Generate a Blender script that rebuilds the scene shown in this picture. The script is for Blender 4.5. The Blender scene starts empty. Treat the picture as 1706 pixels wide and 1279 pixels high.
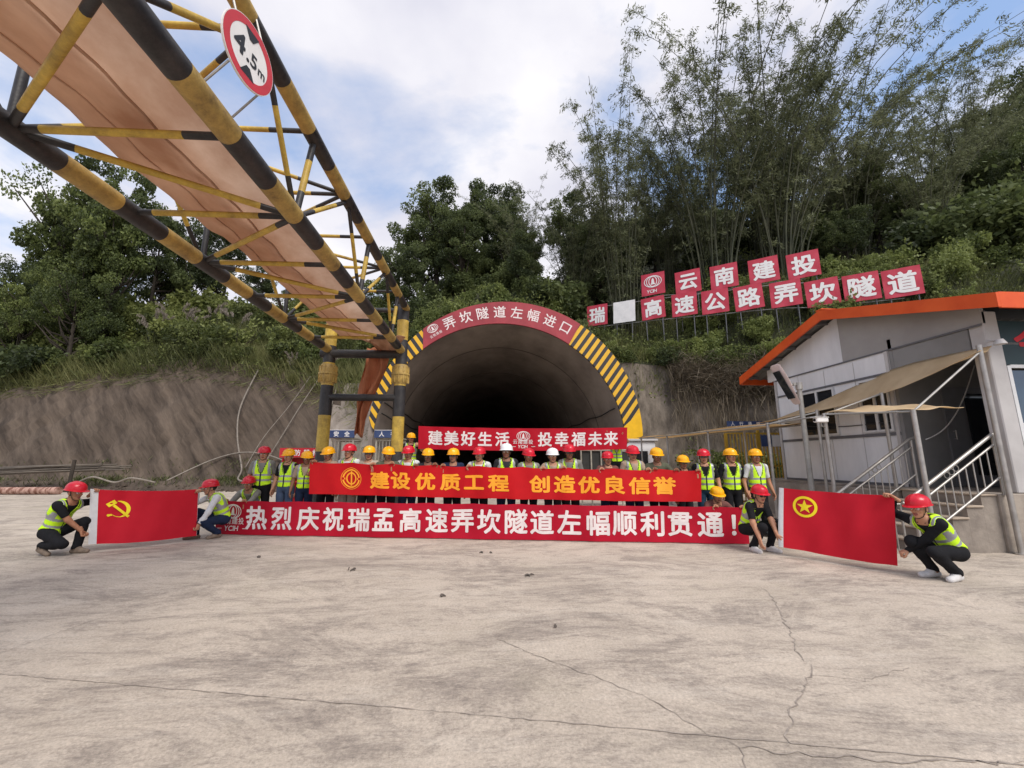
import bpy, math, random
import numpy as np
from mathutils import Vector, Matrix
rad = math.radians
sc = bpy.context.scene
COL = sc.collection

# ---------------------------------------------------------------- camera, sky, sun, exposure
cam_d = bpy.data.cameras.new('camera')
cam_d.sensor_fit = 'HORIZONTAL'; cam_d.sensor_width = 36.0
cam_d.lens = 36.0 * 700.0 / 1706.0
cam_d.clip_start = 0.05; cam_d.clip_end = 2000
cam = bpy.data.objects.new('camera', cam_d); COL.objects.link(cam)
cam.location = (0, 0, 1.5)
cam.rotation_euler = (rad(90 + 10.36), 0, rad(-3.11))
sc.camera = cam

SUN_EL, SUN_AZ = rad(50), rad(152)        # azimuth clockwise from +Y
world = bpy.data.worlds.new('World'); sc.world = world; world.use_nodes = True
nt = world.node_tree; N = nt.nodes; L = nt.links
for n in list(N): N.remove(n)
out = N.new('ShaderNodeOutputWorld')
sky = N.new('ShaderNodeTexSky'); sky.sky_type = 'NISHITA'; sky.sun_disc = False
sky.sun_elevation = SUN_EL; sky.sun_rotation = SUN_AZ; sky.air_density = 1.0; sky.dust_density = 1.6
bg1 = N.new('ShaderNodeBackground'); bg1.inputs['Strength'].default_value = 0.14
skm = N.new('ShaderNodeMixRGB'); skm.inputs['Fac'].default_value = 0.32; skm.inputs[2].default_value = (3.4, 5.0, 8.2, 1)
L.new(sky.outputs[0], skm.inputs[1]); L.new(skm.outputs[0], bg1.inputs['Color'])
tc = N.new('ShaderNodeTexCoord')
sep = N.new('ShaderNodeSeparateXYZ'); L.new(tc.outputs['Generated'], sep.inputs[0])
def mth(op, a=None, b=None, c=None, nt_=None):
    n = (nt_ or nt).nodes.new('ShaderNodeMath'); n.operation = op
    for i, v in enumerate((a, b, c)):
        if v is None: continue
        if isinstance(v, (int, float)): n.inputs[i].default_value = v
        else: (nt_ or nt).links.new(v, n.inputs[i])
    return n.outputs[0]
zz = mth('ADD', mth('MAXIMUM', sep.outputs[2], 0.0), 0.22)
comb = N.new('ShaderNodeCombineXYZ')
L.new(mth('DIVIDE', sep.outputs[0], zz), comb.inputs[0]); L.new(mth('DIVIDE', sep.outputs[1], zz), comb.inputs[1])
nz = N.new('ShaderNodeTexNoise'); nz.inputs['Scale'].default_value = 1.15; nz.inputs['Detail'].default_value = 9
nz.inputs['Roughness'].default_value = 0.56; nz.inputs['Distortion'].default_value = 0.35
mp = N.new('ShaderNodeMapping'); mp.inputs['Location'].default_value = (6.5, 5.5, 0.0)
L.new(comb.outputs[0], mp.inputs[0]); L.new(mp.outputs[0], nz.inputs['Vector'])
rmp = N.new('ShaderNodeValToRGB'); rmp.color_ramp.elements[0].position = 0.375; rmp.color_ramp.elements[1].position = 0.515
L.new(nz.outputs['Fac'], rmp.inputs[0])
nz2 = N.new('ShaderNodeTexNoise'); nz2.inputs['Scale'].default_value = 1.9; nz2.inputs['Detail'].default_value = 7
L.new(comb.outputs[0], nz2.inputs['Vector'])
rm2 = N.new('ShaderNodeValToRGB'); e = rm2.color_ramp.elements
e[0].position = 0.34; e[0].color = (0.66, 0.66, 0.77, 1); e[1].position = 0.62; e[1].color = (0.95, 0.935, 0.97, 1)
L.new(nz2.outputs['Fac'], rm2.inputs[0])
bg2 = N.new('ShaderNodeBackground'); bg2.inputs['Strength'].default_value = 0.86
L.new(rm2.outputs[0], bg2.inputs['Color'])
mixs = N.new('ShaderNodeMixShader')
L.new(rmp.outputs[0], mixs.inputs[0]); L.new(bg1.outputs[0], mixs.inputs[1]); L.new(bg2.outputs[0], mixs.inputs[2])
L.new(mixs.outputs[0], out.inputs['Surface'])

sun_d = bpy.data.lights.new('sun', 'SUN'); sun_d.energy = 2.4; sun_d.angle = rad(28); sun_d.color = (1.0, 0.955, 0.89)
sun = bpy.data.objects.new('sun', sun_d); COL.objects.link(sun)
sd = Vector((math.sin(SUN_AZ) * math.cos(SUN_EL), math.cos(SUN_AZ) * math.cos(SUN_EL), math.sin(SUN_EL)))
sun.rotation_euler = sd.to_track_quat('Z', 'Y').to_euler(); sun.location = (20, -20, 40)
sc.view_settings.view_transform = 'Standard'; sc.view_settings.look = 'None'
sc.view_settings.exposure = 0.33; sc.view_settings.gamma = 1.0
sc.cycles.max_bounces = 6; sc.cycles.diffuse_bounces = 3; sc.cycles.glossy_bounces = 3
sc.cycles.transmission_bounces = 4; sc.cycles.transparent_max_bounces = 6
sc.cycles.use_denoising = True

# ---------------------------------------------------------------- helpers
def srgb(r, g, b):
    f = lambda c: (c / 255 / 12.92) if c / 255 <= 0.04045 else ((c / 255 + 0.055) / 1.055) ** 2.4
    return (f(r), f(g), f(b))

def setin(b, name, v):
    if name in b.inputs: b.inputs[name].default_value = v

def mat(name, col, rough=0.8, var=0.12, scale=4.0, col2=None, bump=0.0, bscale=None, metal=0.0, spec=0.4, stretch=None, detail=6, lo=0.35, hi=0.65, rot=None, nrough=.62):
    """base colour mottled between two tones by noise, optional bump"""
    m = bpy.data.materials.new(name); m.use_nodes = True
    t = m.node_tree; b = t.nodes['Principled BSDF']
    b.inputs['Roughness'].default_value = rough; b.inputs['Metallic'].default_value = metal
    setin(b, 'Specular IOR Level', spec)
    c1 = tuple(col); c2 = tuple(col2) if col2 else tuple(min(1, c * (1 + var)) for c in col)
    if not col2: c1 = tuple(c * (1 - var) for c in col)
    co = t.nodes.new('ShaderNodeTexCoord'); mpn = t.nodes.new('ShaderNodeMapping')
    if stretch: mpn.inputs['Scale'].default_value = stretch
    if rot: mpn.vector_type = 'TEXTURE'; mpn.inputs['Rotation'].default_value = rot; mpn.inputs['Scale'].default_value = tuple(1 / q for q in stretch)
    t.links.new(co.outputs['Object'], mpn.inputs[0])
    n = t.nodes.new('ShaderNodeTexNoise'); n.inputs['Scale'].default_value = scale; n.inputs['Detail'].default_value = detail
    n.inputs['Roughness'].default_value = nrough
    t.links.new(mpn.outputs[0], n.inputs['Vector'])
    r = t.nodes.new('ShaderNodeValToRGB'); r.color_ramp.elements[0].position = lo; r.color_ramp.elements[1].position = hi
    r.color_ramp.elements[0].color = (*c1, 1); r.color_ramp.elements[1].color = (*c2, 1)
    t.links.new(n.outputs['Fac'], r.inputs[0]); t.links.new(r.outputs[0], b.inputs['Base Color'])
    if bump:
        n2 = t.nodes.new('ShaderNodeTexNoise'); n2.inputs['Scale'].default_value = bscale or scale * 4; n2.inputs['Detail'].default_value = 5
        t.links.new(mpn.outputs[0], n2.inputs['Vector'])
        bp = t.nodes.new('ShaderNodeBump'); bp.inputs['Strength'].default_value = bump; bp.inputs['Distance'].default_value = 0.02
        t.links.new(n2.outputs['Fac'], bp.inputs['Height']); t.links.new(bp.outputs[0], b.inputs['Normal'])
    return m

def tag(o, label=None, cat=None, group=None, kind=None):
    if label: o['label'] = label
    if cat: o['category'] = cat
    if group: o['group'] = group
    if kind: o['kind'] = kind
    return o

def empty(name, loc=(0, 0, 0), rz=0.0):
    o = bpy.data.objects.new(name, None); COL.objects.link(o); o.location = loc; o.rotation_euler = (0, 0, rz)
    o.empty_display_size = 0.2
    return o

class MB:
    def __init__(s): s.v = []; s.f = []; s.m = []
    def add(s, vs, fs, m=0):
        k = len(s.v); s.v += [tuple(map(float, p)) for p in vs]
        for i, f in enumerate(fs):
            s.f.append(tuple(k + j for j in f)); s.m.append(m if isinstance(m, int) else m[i])
    def box(s, c, d, m=0, R=None, bev=0.0):
        x, y, z = (q / 2 for q in d)
        if bev > 0:
            bev = min(bev, x * .8, y * .8, z * .8)
            # octagonal prism in xy with chamfered top/bottom
            def ring(ix, iy, zz): return [(-x + ix, -y, zz), (x - ix, -y, zz), (x, -y + iy, zz), (x, y - iy, zz), (x - ix, y, zz), (-x + ix, y, zz), (-x, y - iy, zz), (-x, -y + iy, zz)]
            r0 = [(a * (x - bev) / x, b_ * (y - bev) / y, -z) for a, b_, _ in ring(bev, bev, 0)]
            r3 = [(a * (x - bev) / x, b_ * (y - bev) / y, z) for a, b_, _ in ring(bev, bev, 0)]
            vs = r0 + ring(bev, bev, -z + bev) + ring(bev, bev, z - bev) + r3
            fs = [tuple(range(7, -1, -1)), tuple(range(24, 32))]
            for k in range(3):
                for i in range(8):
                    j = (i + 1) % 8; fs.append((k * 8 + i, k * 8 + j, k * 8 + 8 + j, k * 8 + 8 + i))
        else:
            vs = [(-x, -y, -z), (x, -y, -z), (x, y, -z), (-x, y, -z), (-x, -y, z), (x, -y, z), (x, y, z), (-x, y, z)]
            fs = [(3, 2, 1, 0), (4, 5, 6, 7), (0, 1, 5, 4), (1, 2, 6, 5), (2, 3, 7, 6), (3, 0, 4, 7)]
        c = Vector(c)
        s.add([c + (R @ Vector(p) if R else Vector(p)) for p in vs], fs, m)
    def box2(s, lo, hi, m=0, bev=0.0):
        s.box([(a + b) / 2 for a, b in zip(lo, hi)], [abs(b - a) for a, b in zip(lo, hi)], m, bev=bev)
    def tube(s, pts, rs, n=8, m=0, caps=True):
        """m: int, or list with one material per segment"""
        P = [Vector(p) for p in pts]
        if isinstance(rs, (int, float)): rs = [rs] * len(P)
        k0 = len(s.v); prev = None
        for i, p in enumerate(P):
            t = (P[min(i + 1, len(P) - 1)] - P[max(i - 1, 0)])
            if t.length < 1e-9: t = Vector((0, 0, 1))
            t.normalize()
            if prev is None:
                a = Vector((0, 0, 1)) if abs(t.z) < 0.9 else Vector((1, 0, 0))
                u = t.cross(a).normalized()
            else:
                u = (prev - t * prev.dot(t))
                u = u.normalized() if u.length > 1e-6 else t.orthogonal().normalized()
            prev = u; w = t.cross(u)
            for j in range(n):
                a = 2 * math.pi * j / n
                s.v.append(tuple(p + (u * math.cos(a) + w * math.sin(a)) * rs[i]))
        for i in range(len(P) - 1):
            mm = m if isinstance(m, int) else m[i]
            for j in range(n):
                j2 = (j + 1) % n
                s.f.append((k0 + i * n + j, k0 + i * n + j2, k0 + i * n + n + j2, k0 + i * n + n + j)); s.m.append(mm)
        if caps:
            s.f.append(tuple(k0 + j for j in range(n - 1, -1, -1))); s.m.append(m if isinstance(m, int) else m[0])
            q = k0 + (len(P) - 1) * n
            s.f.append(tuple(q + j for j in range(n))); s.m.append(m if isinstance(m, int) else m[-1])
    def grid(s, P, m=0, thick=None):
        """P[i][j] points; thick: vector offset for a closed back"""
        ni, nj = len(P), len(P[0]); k = len(s.v)
        for r in P: s.v += [tuple(map(float, p)) for p in r]
        q = lambda i, j, o=0: k + o + i * nj + j
        for i in range(ni - 1):
            for j in range(nj - 1):
                s.f.append((q(i, j), q(i, j + 1), q(i + 1, j + 1), q(i + 1, j))); s.m.append(m if isinstance(m, int) else m(i, j))
        if thick is not None:
            t = Vector(thick); o = ni * nj
            for r in P: s.v += [tuple(Vector(p) + t) for p in r]
            for i in range(ni - 1):
                for j in range(nj - 1):
                    s.f.append((q(i, j, o), q(i + 1, j, o), q(i + 1, j + 1, o), q(i, j + 1, o))); s.m.append(m if isinstance(m, int) else m(i, j))
            mm = m if isinstance(m, int) else m(0, 0)
            for i in range(ni - 1):
                s.f.append((q(i, 0), q(i + 1, 0), q(i + 1, 0, o), q(i, 0, o))); s.m.append(mm)
                s.f.append((q(i + 1, nj - 1), q(i, nj - 1), q(i, nj - 1, o), q(i + 1, nj - 1, o))); s.m.append(mm)
            for j in range(nj - 1):
                s.f.append((q(0, j + 1), q(0, j), q(0, j, o), q(0, j + 1, o))); s.m.append(mm)
                s.f.append((q(ni - 1, j), q(ni - 1, j + 1), q(ni - 1, j + 1, o), q(ni - 1, j, o))); s.m.append(mm)
    def prism(s, poly, f0, f1, m=0):
        """poly 2-D points, f0/f1 map (a,b)->3-D for the two caps"""
        n = len(poly)
        s.add([f0(*p) for p in poly] + [f1(*p) for p in poly],
              [tuple(range(n - 1, -1, -1)), tuple(range(n, 2 * n))] + [(i, (i + 1) % n, n + (i + 1) % n, n + i) for i in range(n)], m)
    def lathe(s, prof, n=20, m=0, c=(0, 0, 0)):
        k = len(s.v)
        for r, z in prof:
            for j in range(n):
                a = 2 * math.pi * j / n; s.v.append((c[0] + r * math.cos(a), c[1] + r * math.sin(a), c[2] + z))
        for i in range(len(prof) - 1):
            for j in range(n):
                j2 = (j + 1) % n
                s.f.append((k + i * n + j, k + i * n + j2, k + i * n + n + j2, k + i * n + n + j)); s.m.append(m)
    def obj(s, name, mats, parent=None, smooth=False, auto=None):
        me = bpy.data.meshes.new(name); me.from_pydata(s.v, [], s.f)
        for x in (mats if isinstance(mats, (list, tuple)) else [mats]): me.materials.append(x)
        me.polygons.foreach_set('material_index', s.m)
        if smooth: me.polygons.foreach_set('use_smooth', [True] * len(s.f))
        me.update()
        o = bpy.data.objects.new(name, me); COL.objects.link(o)
        if parent: o.parent = parent
        if auto is not None:
            me.polygons.foreach_set('use_smooth', [True] * len(s.f)); me.set_sharp_from_angle(angle=rad(auto))
        return o

def raw_mesh(name, V, Q, mats, mi=None, smooth=False, attrs=None):
    """fast mesh from numpy arrays; Q is (n,4) or (n,3)"""
    V = np.asarray(V, np.float32); Q = np.asarray(Q, np.int32); n, k = Q.shape
    me = bpy.data.meshes.new(name)
    me.vertices.add(len(V)); me.vertices.foreach_set('co', V.ravel())
    me.loops.add(n * k); me.loops.foreach_set('vertex_index', Q.ravel())
    me.polygons.add(n); me.polygons.foreach_set('loop_start', np.arange(0, n * k, k, dtype=np.int32))
    for x in mats: me.materials.append(x)
    if mi is not None: me.polygons.foreach_set('material_index', np.asarray(mi, np.int32))
    if smooth: me.polygons.foreach_set('use_smooth', np.ones(n, bool))
    for a, (dom, val) in (attrs or {}).items():
        at = me.attributes.new(a, 'FLOAT', dom); at.data.foreach_set('value', np.asarray(val, np.float32))
    me.update(calc_edges=True); me.validate()
    return me

def link(name, me, parent=None, loc=None, rz=0.0, s=1.0):
    o = bpy.data.objects.new(name, me); COL.objects.link(o)
    if parent: o.parent = parent
    if loc is not None: o.location = loc; o.rotation_euler = (0, 0, rz); o.scale = (s, s, s)
    return o

# ---- lettering: glyph meshes from Blender's own built-in typeface
_gl = {}
def glyph(ch):
    if ch in _gl: return _gl[ch]
    cu = bpy.data.curves.new('lettering_source', 'FONT'); cu.body = ch; cu.size = 1.0; cu.resolution_u = 3
    ob = bpy.data.objects.new('lettering_source', cu); COL.objects.link(ob)
    me = bpy.data.meshes.new_from_object(ob.evaluated_get(bpy.context.evaluated_depsgraph_get()))
    V = np.array([v.co[:2] for v in me.vertices]) if len(me.vertices) else np.zeros((0, 2))
    F = [tuple(p.vertices) for p in me.polygons]
    bpy.data.objects.remove(ob); bpy.data.curves.remove(cu); bpy.data.meshes.remove(me)
    _gl[ch] = (V, F); return _gl[ch]

def lettering(mb, chars, fn, m=0, bold=0.02, lift=0.0, step=None, sx=1.0, sy=1.0, skew=0.0, cjk=True):
    """chars: list of (char, u, v, size) with u,v the lower-left of the character's box in sign units; fn(u,v,lift)->3-D point.
    bold: the stroke is thickened by this share of the size; step: cut glyphs so that they follow a curved surface"""
    import bmesh
    for ch, u, v, size in chars:
        V, F = glyph(ch)
        if not len(V): continue
        if cjk and ord(ch) > 0x2000:
            lo, hi = V.min(0), V.max(0); W = (V - (lo + hi) / 2) + 0.5
        else: W = V.copy()
        ks = [(0, 0)] if not bold else [(0, 0), (1, 0), (-1, 0), (0, 1), (0, -1), (.7, .7), (-.7, .7), (.7, -.7), (-.7, -.7)]
        for q, (a, b) in enumerate(ks):
            X = W + np.array((a, b)) * bold
            X = X * size * np.array((sx, sy)); X[:, 0] += skew * X[:, 1]
            X = X + np.array((u, v))
            VV, FF = X.tolist(), F
            if step:
                bm = bmesh.new(); vs = [bm.verts.new((p[0], p[1], 0)) for p in VV]
                for f in FF:
                    try: bm.faces.new([vs[i] for i in f])
                    except ValueError: pass
                lo, hi = X.min(0), X.max(0)
                for ax, (l_, h_) in enumerate(zip(lo, hi)):
                    k = math.ceil(l_ / step)
                    while k * step < h_:
                        no = [0, 0, 0]; no[ax] = 1; co = [0, 0, 0]; co[ax] = k * step
                        bmesh.ops.bisect_plane(bm, geom=bm.verts[:] + bm.edges[:] + bm.faces[:], plane_co=co, plane_no=no); k += 1
                bm.verts.index_update(); VV = [v_.co[:2] for v_ in bm.verts]; FF = [tuple(v_.index for v_ in f.verts) for f in bm.faces]; bm.free()
            mb.add([fn(p[0], p[1], lift + q * 0.00012) for p in VV], FF, m)

def strip(mb, pts, w, fn, m=0, lift=0.0, closed=False):
    """flat band of width w along 2-D pts"""
    P = [Vector(p) for p in pts]; n = len(P); A = []
    for i in range(n):
        a = P[(i - 1) % n] if closed or i else P[i]; b = P[(i + 1) % n] if closed or i < n - 1 else P[i]
        t = (b - a).normalized(); q = Vector((-t.y, t.x)) * (w / 2 if isinstance(w, (int, float)) else w[i] / 2)
        A.append((P[i] + q, P[i] - q))
    vs = [fn(p.x, p.y, lift) for pr in A for p in pr]
    mb.add(vs, [(2 * i, 2 * i + 1, (2 * i + 3) % (2 * n), (2 * i + 2) % (2 * n)) for i in range(n if closed else n - 1)], m)

def arc(cx, cy, rx, ry, a0, a1, n=28):
    return [(cx + rx * math.cos(rad(a0 + (a1 - a0) * i / n)), cy + ry * math.sin(rad(a0 + (a1 - a0) * i / n))) for i in range(n + 1)]

def fan(mb, poly, fn, m=0, lift=0.0):
    """filled star-shaped polygon about its mean"""
    c = np.mean(np.array(poly), 0); n = len(poly)
    mb.add([fn(c[0], c[1], lift)] + [fn(p[0], p[1], lift) for p in poly], [(0, 1 + i, 1 + (i + 1) % n) for i in range(n)], m)

def company_emblem(mb, cx, cy, r, fn, m=0, lift=0.0, words=True):
    """three nested upright rings squeezed inside a wide oval, a tower in the middle"""
    w = r * 0.11
    for k in (1.0, 0.74):
        strip(mb, arc(cx, cy, r * 1.3 * k, r * 0.92, 0, 360, 40)[:-1], w, fn, m, lift + .0003 * k, True)
    strip(mb, arc(cx, cy, r * .6, r * .82, 0, 360, 32)[:-1], w * 1.1, fn, m, lift + .0009, True)
    fan(mb, [(cx - .34 * r, cy - .5 * r), (cx + .34 * r, cy - .5 * r), (cx + .34 * r, cy - .36 * r), (cx + .24 * r, cy - .3 * r), (cx + .17 * r, cy + .3 * r), (cx, cy + .62 * r), (cx - .17 * r, cy + .3 * r), (cx - .24 * r, cy - .3 * r), (cx - .34 * r, cy - .36 * r)], fn, m, lift + .0012)

def word(txt, u, v, size, gap=.07):
    """letters side by side by their own widths"""
    o_ = []
    for ch in txt:
        V, F = glyph(ch); o_.append((ch, u - V[:, 0].min() * size, v, size)); u += (V[:, 0].max() - V[:, 0].min() + gap) * size
    return o_
# ---------------------------------------------------------------- materials of the place
def ground_material():
    m = bpy.data.materials.new('stained_concrete'); m.use_nodes = True; t = m.node_tree; b = t.nodes['Principled BSDF']
    b.inputs['Roughness'].default_value = 0.85; setin(b, 'Specular IOR Level', 0.25)
    co = t.nodes.new('ShaderNodeTexCoord')
    def noise(scale, detail=8, rough=.6, st=(1, 1, 1), rot=0.0, dist=0.0):
        mpn = t.nodes.new('ShaderNodeMapping'); mpn.inputs['Scale'].default_value = st; mpn.inputs['Rotation'].default_value = (0, 0, rot)
        t.links.new(co.outputs['Object'], mpn.inputs[0])
        n = t.nodes.new('ShaderNodeTexNoise'); n.inputs['Scale'].default_value = scale; n.inputs['Detail'].default_value = detail; n.inputs['Roughness'].default_value = rough
        n.inputs['Distortion'].default_value = dist
        t.links.new(mpn.outputs[0], n.inputs['Vector']); return n.outputs['Fac']
    def ramp(x, lo, hi, c0=(0, 0, 0), c1=(1, 1, 1)):
        r = t.nodes.new('ShaderNodeValToRGB'); e = r.color_ramp.elements
        e[0].position = lo; e[1].position = hi; e[0].color = (*c0, 1); e[1].color = (*c1, 1); t.links.new(x, r.inputs[0]); return r.outputs[0]
    def mix(f, a, c, mode='MIX'):
        n = t.nodes.new('ShaderNodeMixRGB'); n.blend_type = mode
        for i, v in enumerate((f, a, c)):
            if isinstance(v, (int, float)): n.inputs[i].default_value = v
            elif isinstance(v, tuple): n.inputs[i].default_value = (*v, 1)
            else: t.links.new(v, n.inputs[i])
        return n.outputs[0]
    mul = lambda a_, b_: mth('MULTIPLY', a_, b_, nt_=t)
    base = ramp(noise(0.7, 14, .8), .38, .62, (.436, .371, .303), (.553, .474, .390))
    grain = ramp(noise(7, 12, .85, (.55, 2.2, 1), -.15), .40, .60, (.25, .25, .25), (1, 1, 1))       # brushed, broken-up edges
    grain2 = ramp(noise(24, 8, .85, (.7, 1.6, 1), .1), .38, .62, (.35, .35, .35), (1, 1, 1))
    blot = ramp(noise(0.62, 14, .84, (.8, 1.6, 1), .25, .7), .485, .57)
    col = mix(mul(mul(blot, grain), .85), base, (.185, .155, .135))
    wear = ramp(noise(1.9, 14, .86, (.7, 1.9, 1), -.12, .5), .50, .58)
    col = mix(mul(mul(wear, grain2), .75), col, (.21, .176, .152))
    pale = ramp(noise(1.3, 12, .8, (.5, 1.7, 1), .2), .53, .64)
    col = mix(mul(mul(pale, grain), .7), col, (.61, .538, .455))
    yel = ramp(noise(.45, 8, .7), .52, .66)
    col = mix(mul(yel, .35), col, (.43, .375, .285))
    grit = ramp(noise(45, 5, .85), .32, .68, (.62, .62, .62), (1.30, 1.30, 1.30))
    col = mix(0.8, col, grit, 'MULTIPLY')
    spots = ramp(noise(8, 10, .88, (1, 1.5, 1)), .565, .64)
    col = mix(mul(spots, .6), col, (.12, .102, .092))
    t.links.new(col, b.inputs['Base Color'])
    bp = t.nodes.new('ShaderNodeBump'); bp.inputs['Strength'].default_value = .55; bp.inputs['Distance'].default_value = .012
    t.links.new(noise(16, 10, .75), bp.inputs['Height']); t.links.new(bp.outputs[0], b.inputs['Normal'])
    return m
M_ground = ground_material()
M_crack = mat('crack_dirt', (.20, .168, .142), .95, scale=6, col2=(.40, .345, .295), nrough=.8)
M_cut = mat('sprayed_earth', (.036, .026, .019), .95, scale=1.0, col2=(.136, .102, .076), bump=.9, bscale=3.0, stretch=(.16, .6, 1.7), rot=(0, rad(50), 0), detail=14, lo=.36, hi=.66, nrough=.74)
M_shot = mat('sprayed_concrete', (.20, .165, .135), .95, scale=1.0, col2=(.36, .31, .265), bump=1.0, bscale=7, detail=12)
M_rock = mat('weathered_rock', (.060, .048, .037), .95, scale=1.3, col2=(.235, .195, .155), bump=1.0, bscale=5, stretch=(1.2, 1, .5), detail=14, nrough=.75)
M_soil = mat('hill_soil', (.016, .020, .009), .98, scale=.8, col2=(.045, .046, .022), bump=.6, bscale=3)
M_lining_dark = mat('lining_seam', (.10, .085, .072), .9, .2, 3)
M_trim_dark = mat('dark_rubber', (.03, .028, .026), .8, .2, 4)
M_lining = mat('tunnel_concrete', (.165, .135, .115), .85, scale=.6, col2=(.29, .245, .21), bump=.25, bscale=3, stretch=(1, .5, 1), detail=10)
M_conc = mat('weathered_concrete', (.19, .16, .135), .9, scale=1.7, col2=(.36, .31, .26), bump=.4, bscale=14, detail=10)
M_conc_pale = mat('step_nosing', (.36, .29, .22), .85, scale=4, col2=(.46, .38, .30), bump=.2)
M_yel = mat('yellow_paint', srgb(146, 118, 54), .5, scale=2.6, col2=srgb(216, 182, 78), bump=.12, bscale=30, detail=12, nrough=.8)
M_yel_dirty = mat('dusty_yellow_paint', srgb(116, 94, 58), .55, scale=2.2, col2=srgb(200, 168, 92), bump=.15, bscale=26, detail=14, nrough=.82)
M_blk = mat('black_paint', (.010, .010, .012), .48, scale=3, col2=(.052, .047, .045), bump=.12, bscale=30, detail=14, nrough=.82)
M_haz_y = mat('road_yellow', srgb(228, 176, 24), .5, .08, 3)
M_red_board = mat('faded_red_sheet', srgb(178, 48, 66), .6, scale=1.6, col2=srgb(196, 66, 84))
M_portal_red = mat('portal_red_sheet', srgb(136, 46, 54), .6, scale=.9, col2=srgb(166, 62, 70))
M_white = mat('white_lettering', (.80, .78, .76), .6, .04, 6)
M_pinkwhite = mat('aged_white_lettering', (.72, .64, .62), .6, .08, 5)
M_gold = mat('gold_lettering', srgb(238, 158, 34), .55, .05, 5)
M_flagyel = mat('flag_yellow', srgb(246, 222, 30), .6, .04, 6)
M_steel = mat('brushed_steel', (.42, .40, .375), .46, .15, 6, metal=.75)
M_steel_dull = mat('galvanised_steel', (.34, .33, .31), .5, .18, 5, metal=.4)
M_tan = None
def cloth_mat(name, c1, c2, scale=1.2, rough=.85, trans=.25, bump=.25, bscale=6, stretch=None):
    m = mat(name, c1, rough, scale=scale, col2=c2, bump=bump, bscale=bscale, stretch=stretch, spec=.2, detail=9)
    t = m.node_tree; b = t.nodes['Principled BSDF']; o = t.nodes['Material Output']
    if trans:
        tr = t.nodes.new('ShaderNodeBsdfTranslucent'); mx = t.nodes.new('ShaderNodeMixShader'); mx.inputs[0].default_value = trans
        src = b.inputs['Base Color'].links[0].from_socket
        t.links.new(src, tr.inputs['Color']); t.links.new(b.outputs[0], mx.inputs[1]); t.links.new(tr.outputs[0], mx.inputs[2]); t.links.new(mx.outputs[0], o.inputs['Surface'])
    return m
M_duct = cloth_mat('duct_fabric', srgb(186, 148, 122), srgb(226, 196, 172), 1.0, trans=.45, bump=1.0, bscale=2.2, stretch=(1.3, .7, 1.3))
M_tan = cloth_mat('tan_awning_fabric', srgb(214, 190, 152), srgb(234, 214, 180), 1.3, trans=.5, bump=.2, bscale=5)
M_orange_cloth = cloth_mat('orange_sheeting', srgb(182, 112, 78), srgb(212, 146, 110), 1.2, trans=.4, bump=.3)

# ---------------------------------------------------------------- ground with its cracks and joints
g = MB()
nx = 24
xs = [-160 + 320 * i / nx for i in range(nx + 1)]; ys = [-160 + 320 * i / nx for i in range(nx + 1)]
g.grid([[(x, y, 0) for x in xs] for y in ys])
tag(g.obj('ground', M_ground), kind='structure')
rc = random.Random(4)
def crack(pts, w, mb, jag=.02):
    P = []
    for (a, b) in zip(pts[:-1], pts[1:]):
        d = math.dist(a, b); n = max(2, int(d / .05))
        for i in range(n):
            s = i / n; P.append((a[0] + (b[0] - a[0]) * s + rc.uniform(-jag, jag), a[1] + (b[1] - a[1]) * s + rc.uniform(-jag, jag)))
    P.append(pts[-1])
    strip(mb, P, [w * rc.uniform(.15, 1.15) for _ in P], lambda x, y, l: (x, y, .004))
ck = MB()
crack([(3.30, 5.3), (3.22, 4.98), (2.71, 3.97), (2.45, 3.51), (2.39, 3.27), (2.09, 3.0), (1.89, 2.81), (1.56, 2.42)], .011, ck)
crack([(0.04, 3.99), (.41, 3.57), (.79, 3.23), (1.06, 2.92), (1.18, 2.69), (1.34, 2.48), (1.27, 2.2)], .007, ck)
crack([(1.34, 2.48), (1.56, 2.42), (2.1, 2.33), (2.71, 2.28), (3.6, 2.2)], .011, ck)
crack([(-5.2, 6.3), (-4.4, 6.9), (-3.4, 7.4)], .008, ck, .03)
crack([(2.3, 3.2), (2.6, 3.1), (3.1, 3.25)], .006, ck)
tag(ck.obj('ground_crack', M_crack), kind='structure')
jt = MB()
crack([(-5.5, 4.0), (-3.47, 3.52), (.11, 2.81), (2.69, 2.27)], .009, jt, .006)
crack([(-3.9, 3.5), (-3.68, 5.15), (-3.5, 6.6)], .007, jt, .006)
tag(jt.obj('ground_joint', M_crack), kind='structure')

# ---------------------------------------------------------------- hill: cut faces along a toe line, wooded slope above
TOE = [(-120, 36), (-60, 27), (-30, 23), (-20, 22.6), (-12, 22.4), (-7.5, 21.4), (-5.6, 20.2), (0, 20.0), (7.6, 20.2), (9, 20.4), (13, 19.2), (18, 15.6), (24, 11.2), (40, 2), (80, -20)]
HF = [(-120, 3), (-60, 4), (-30, 6.3), (-24, 7.2), (-18, 8.0), (-12, 7.0), (-8.6, 6.0), (-6, 5.8), (-4, 7.6), (-1, 8.9), (1, 9.2), (3.5, 8.7), (6, 7.0), (8, 6.9), (9.5, 6.8), (11, 6.5), (13, 6.1), (16, 6.2), (24, 6.2), (80, 5)]
RUN = [(-120, 3.5), (-30, 3.2), (-16, 2.8), (-9, 1.8), (-6, .7), (8, .7), (12, .9), (80, 1.2)]
SL = [(-120, .35), (-40, .45), (-28, .62), (-18, .70), (-9, .62), (-4, .62), (2, .62), (8, .62), (14, .66), (30, .62), (80, .5)]
ip = lambda T, x: float(np.interp(x, [a for a, _ in T], [b for _, b in T]))
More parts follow.
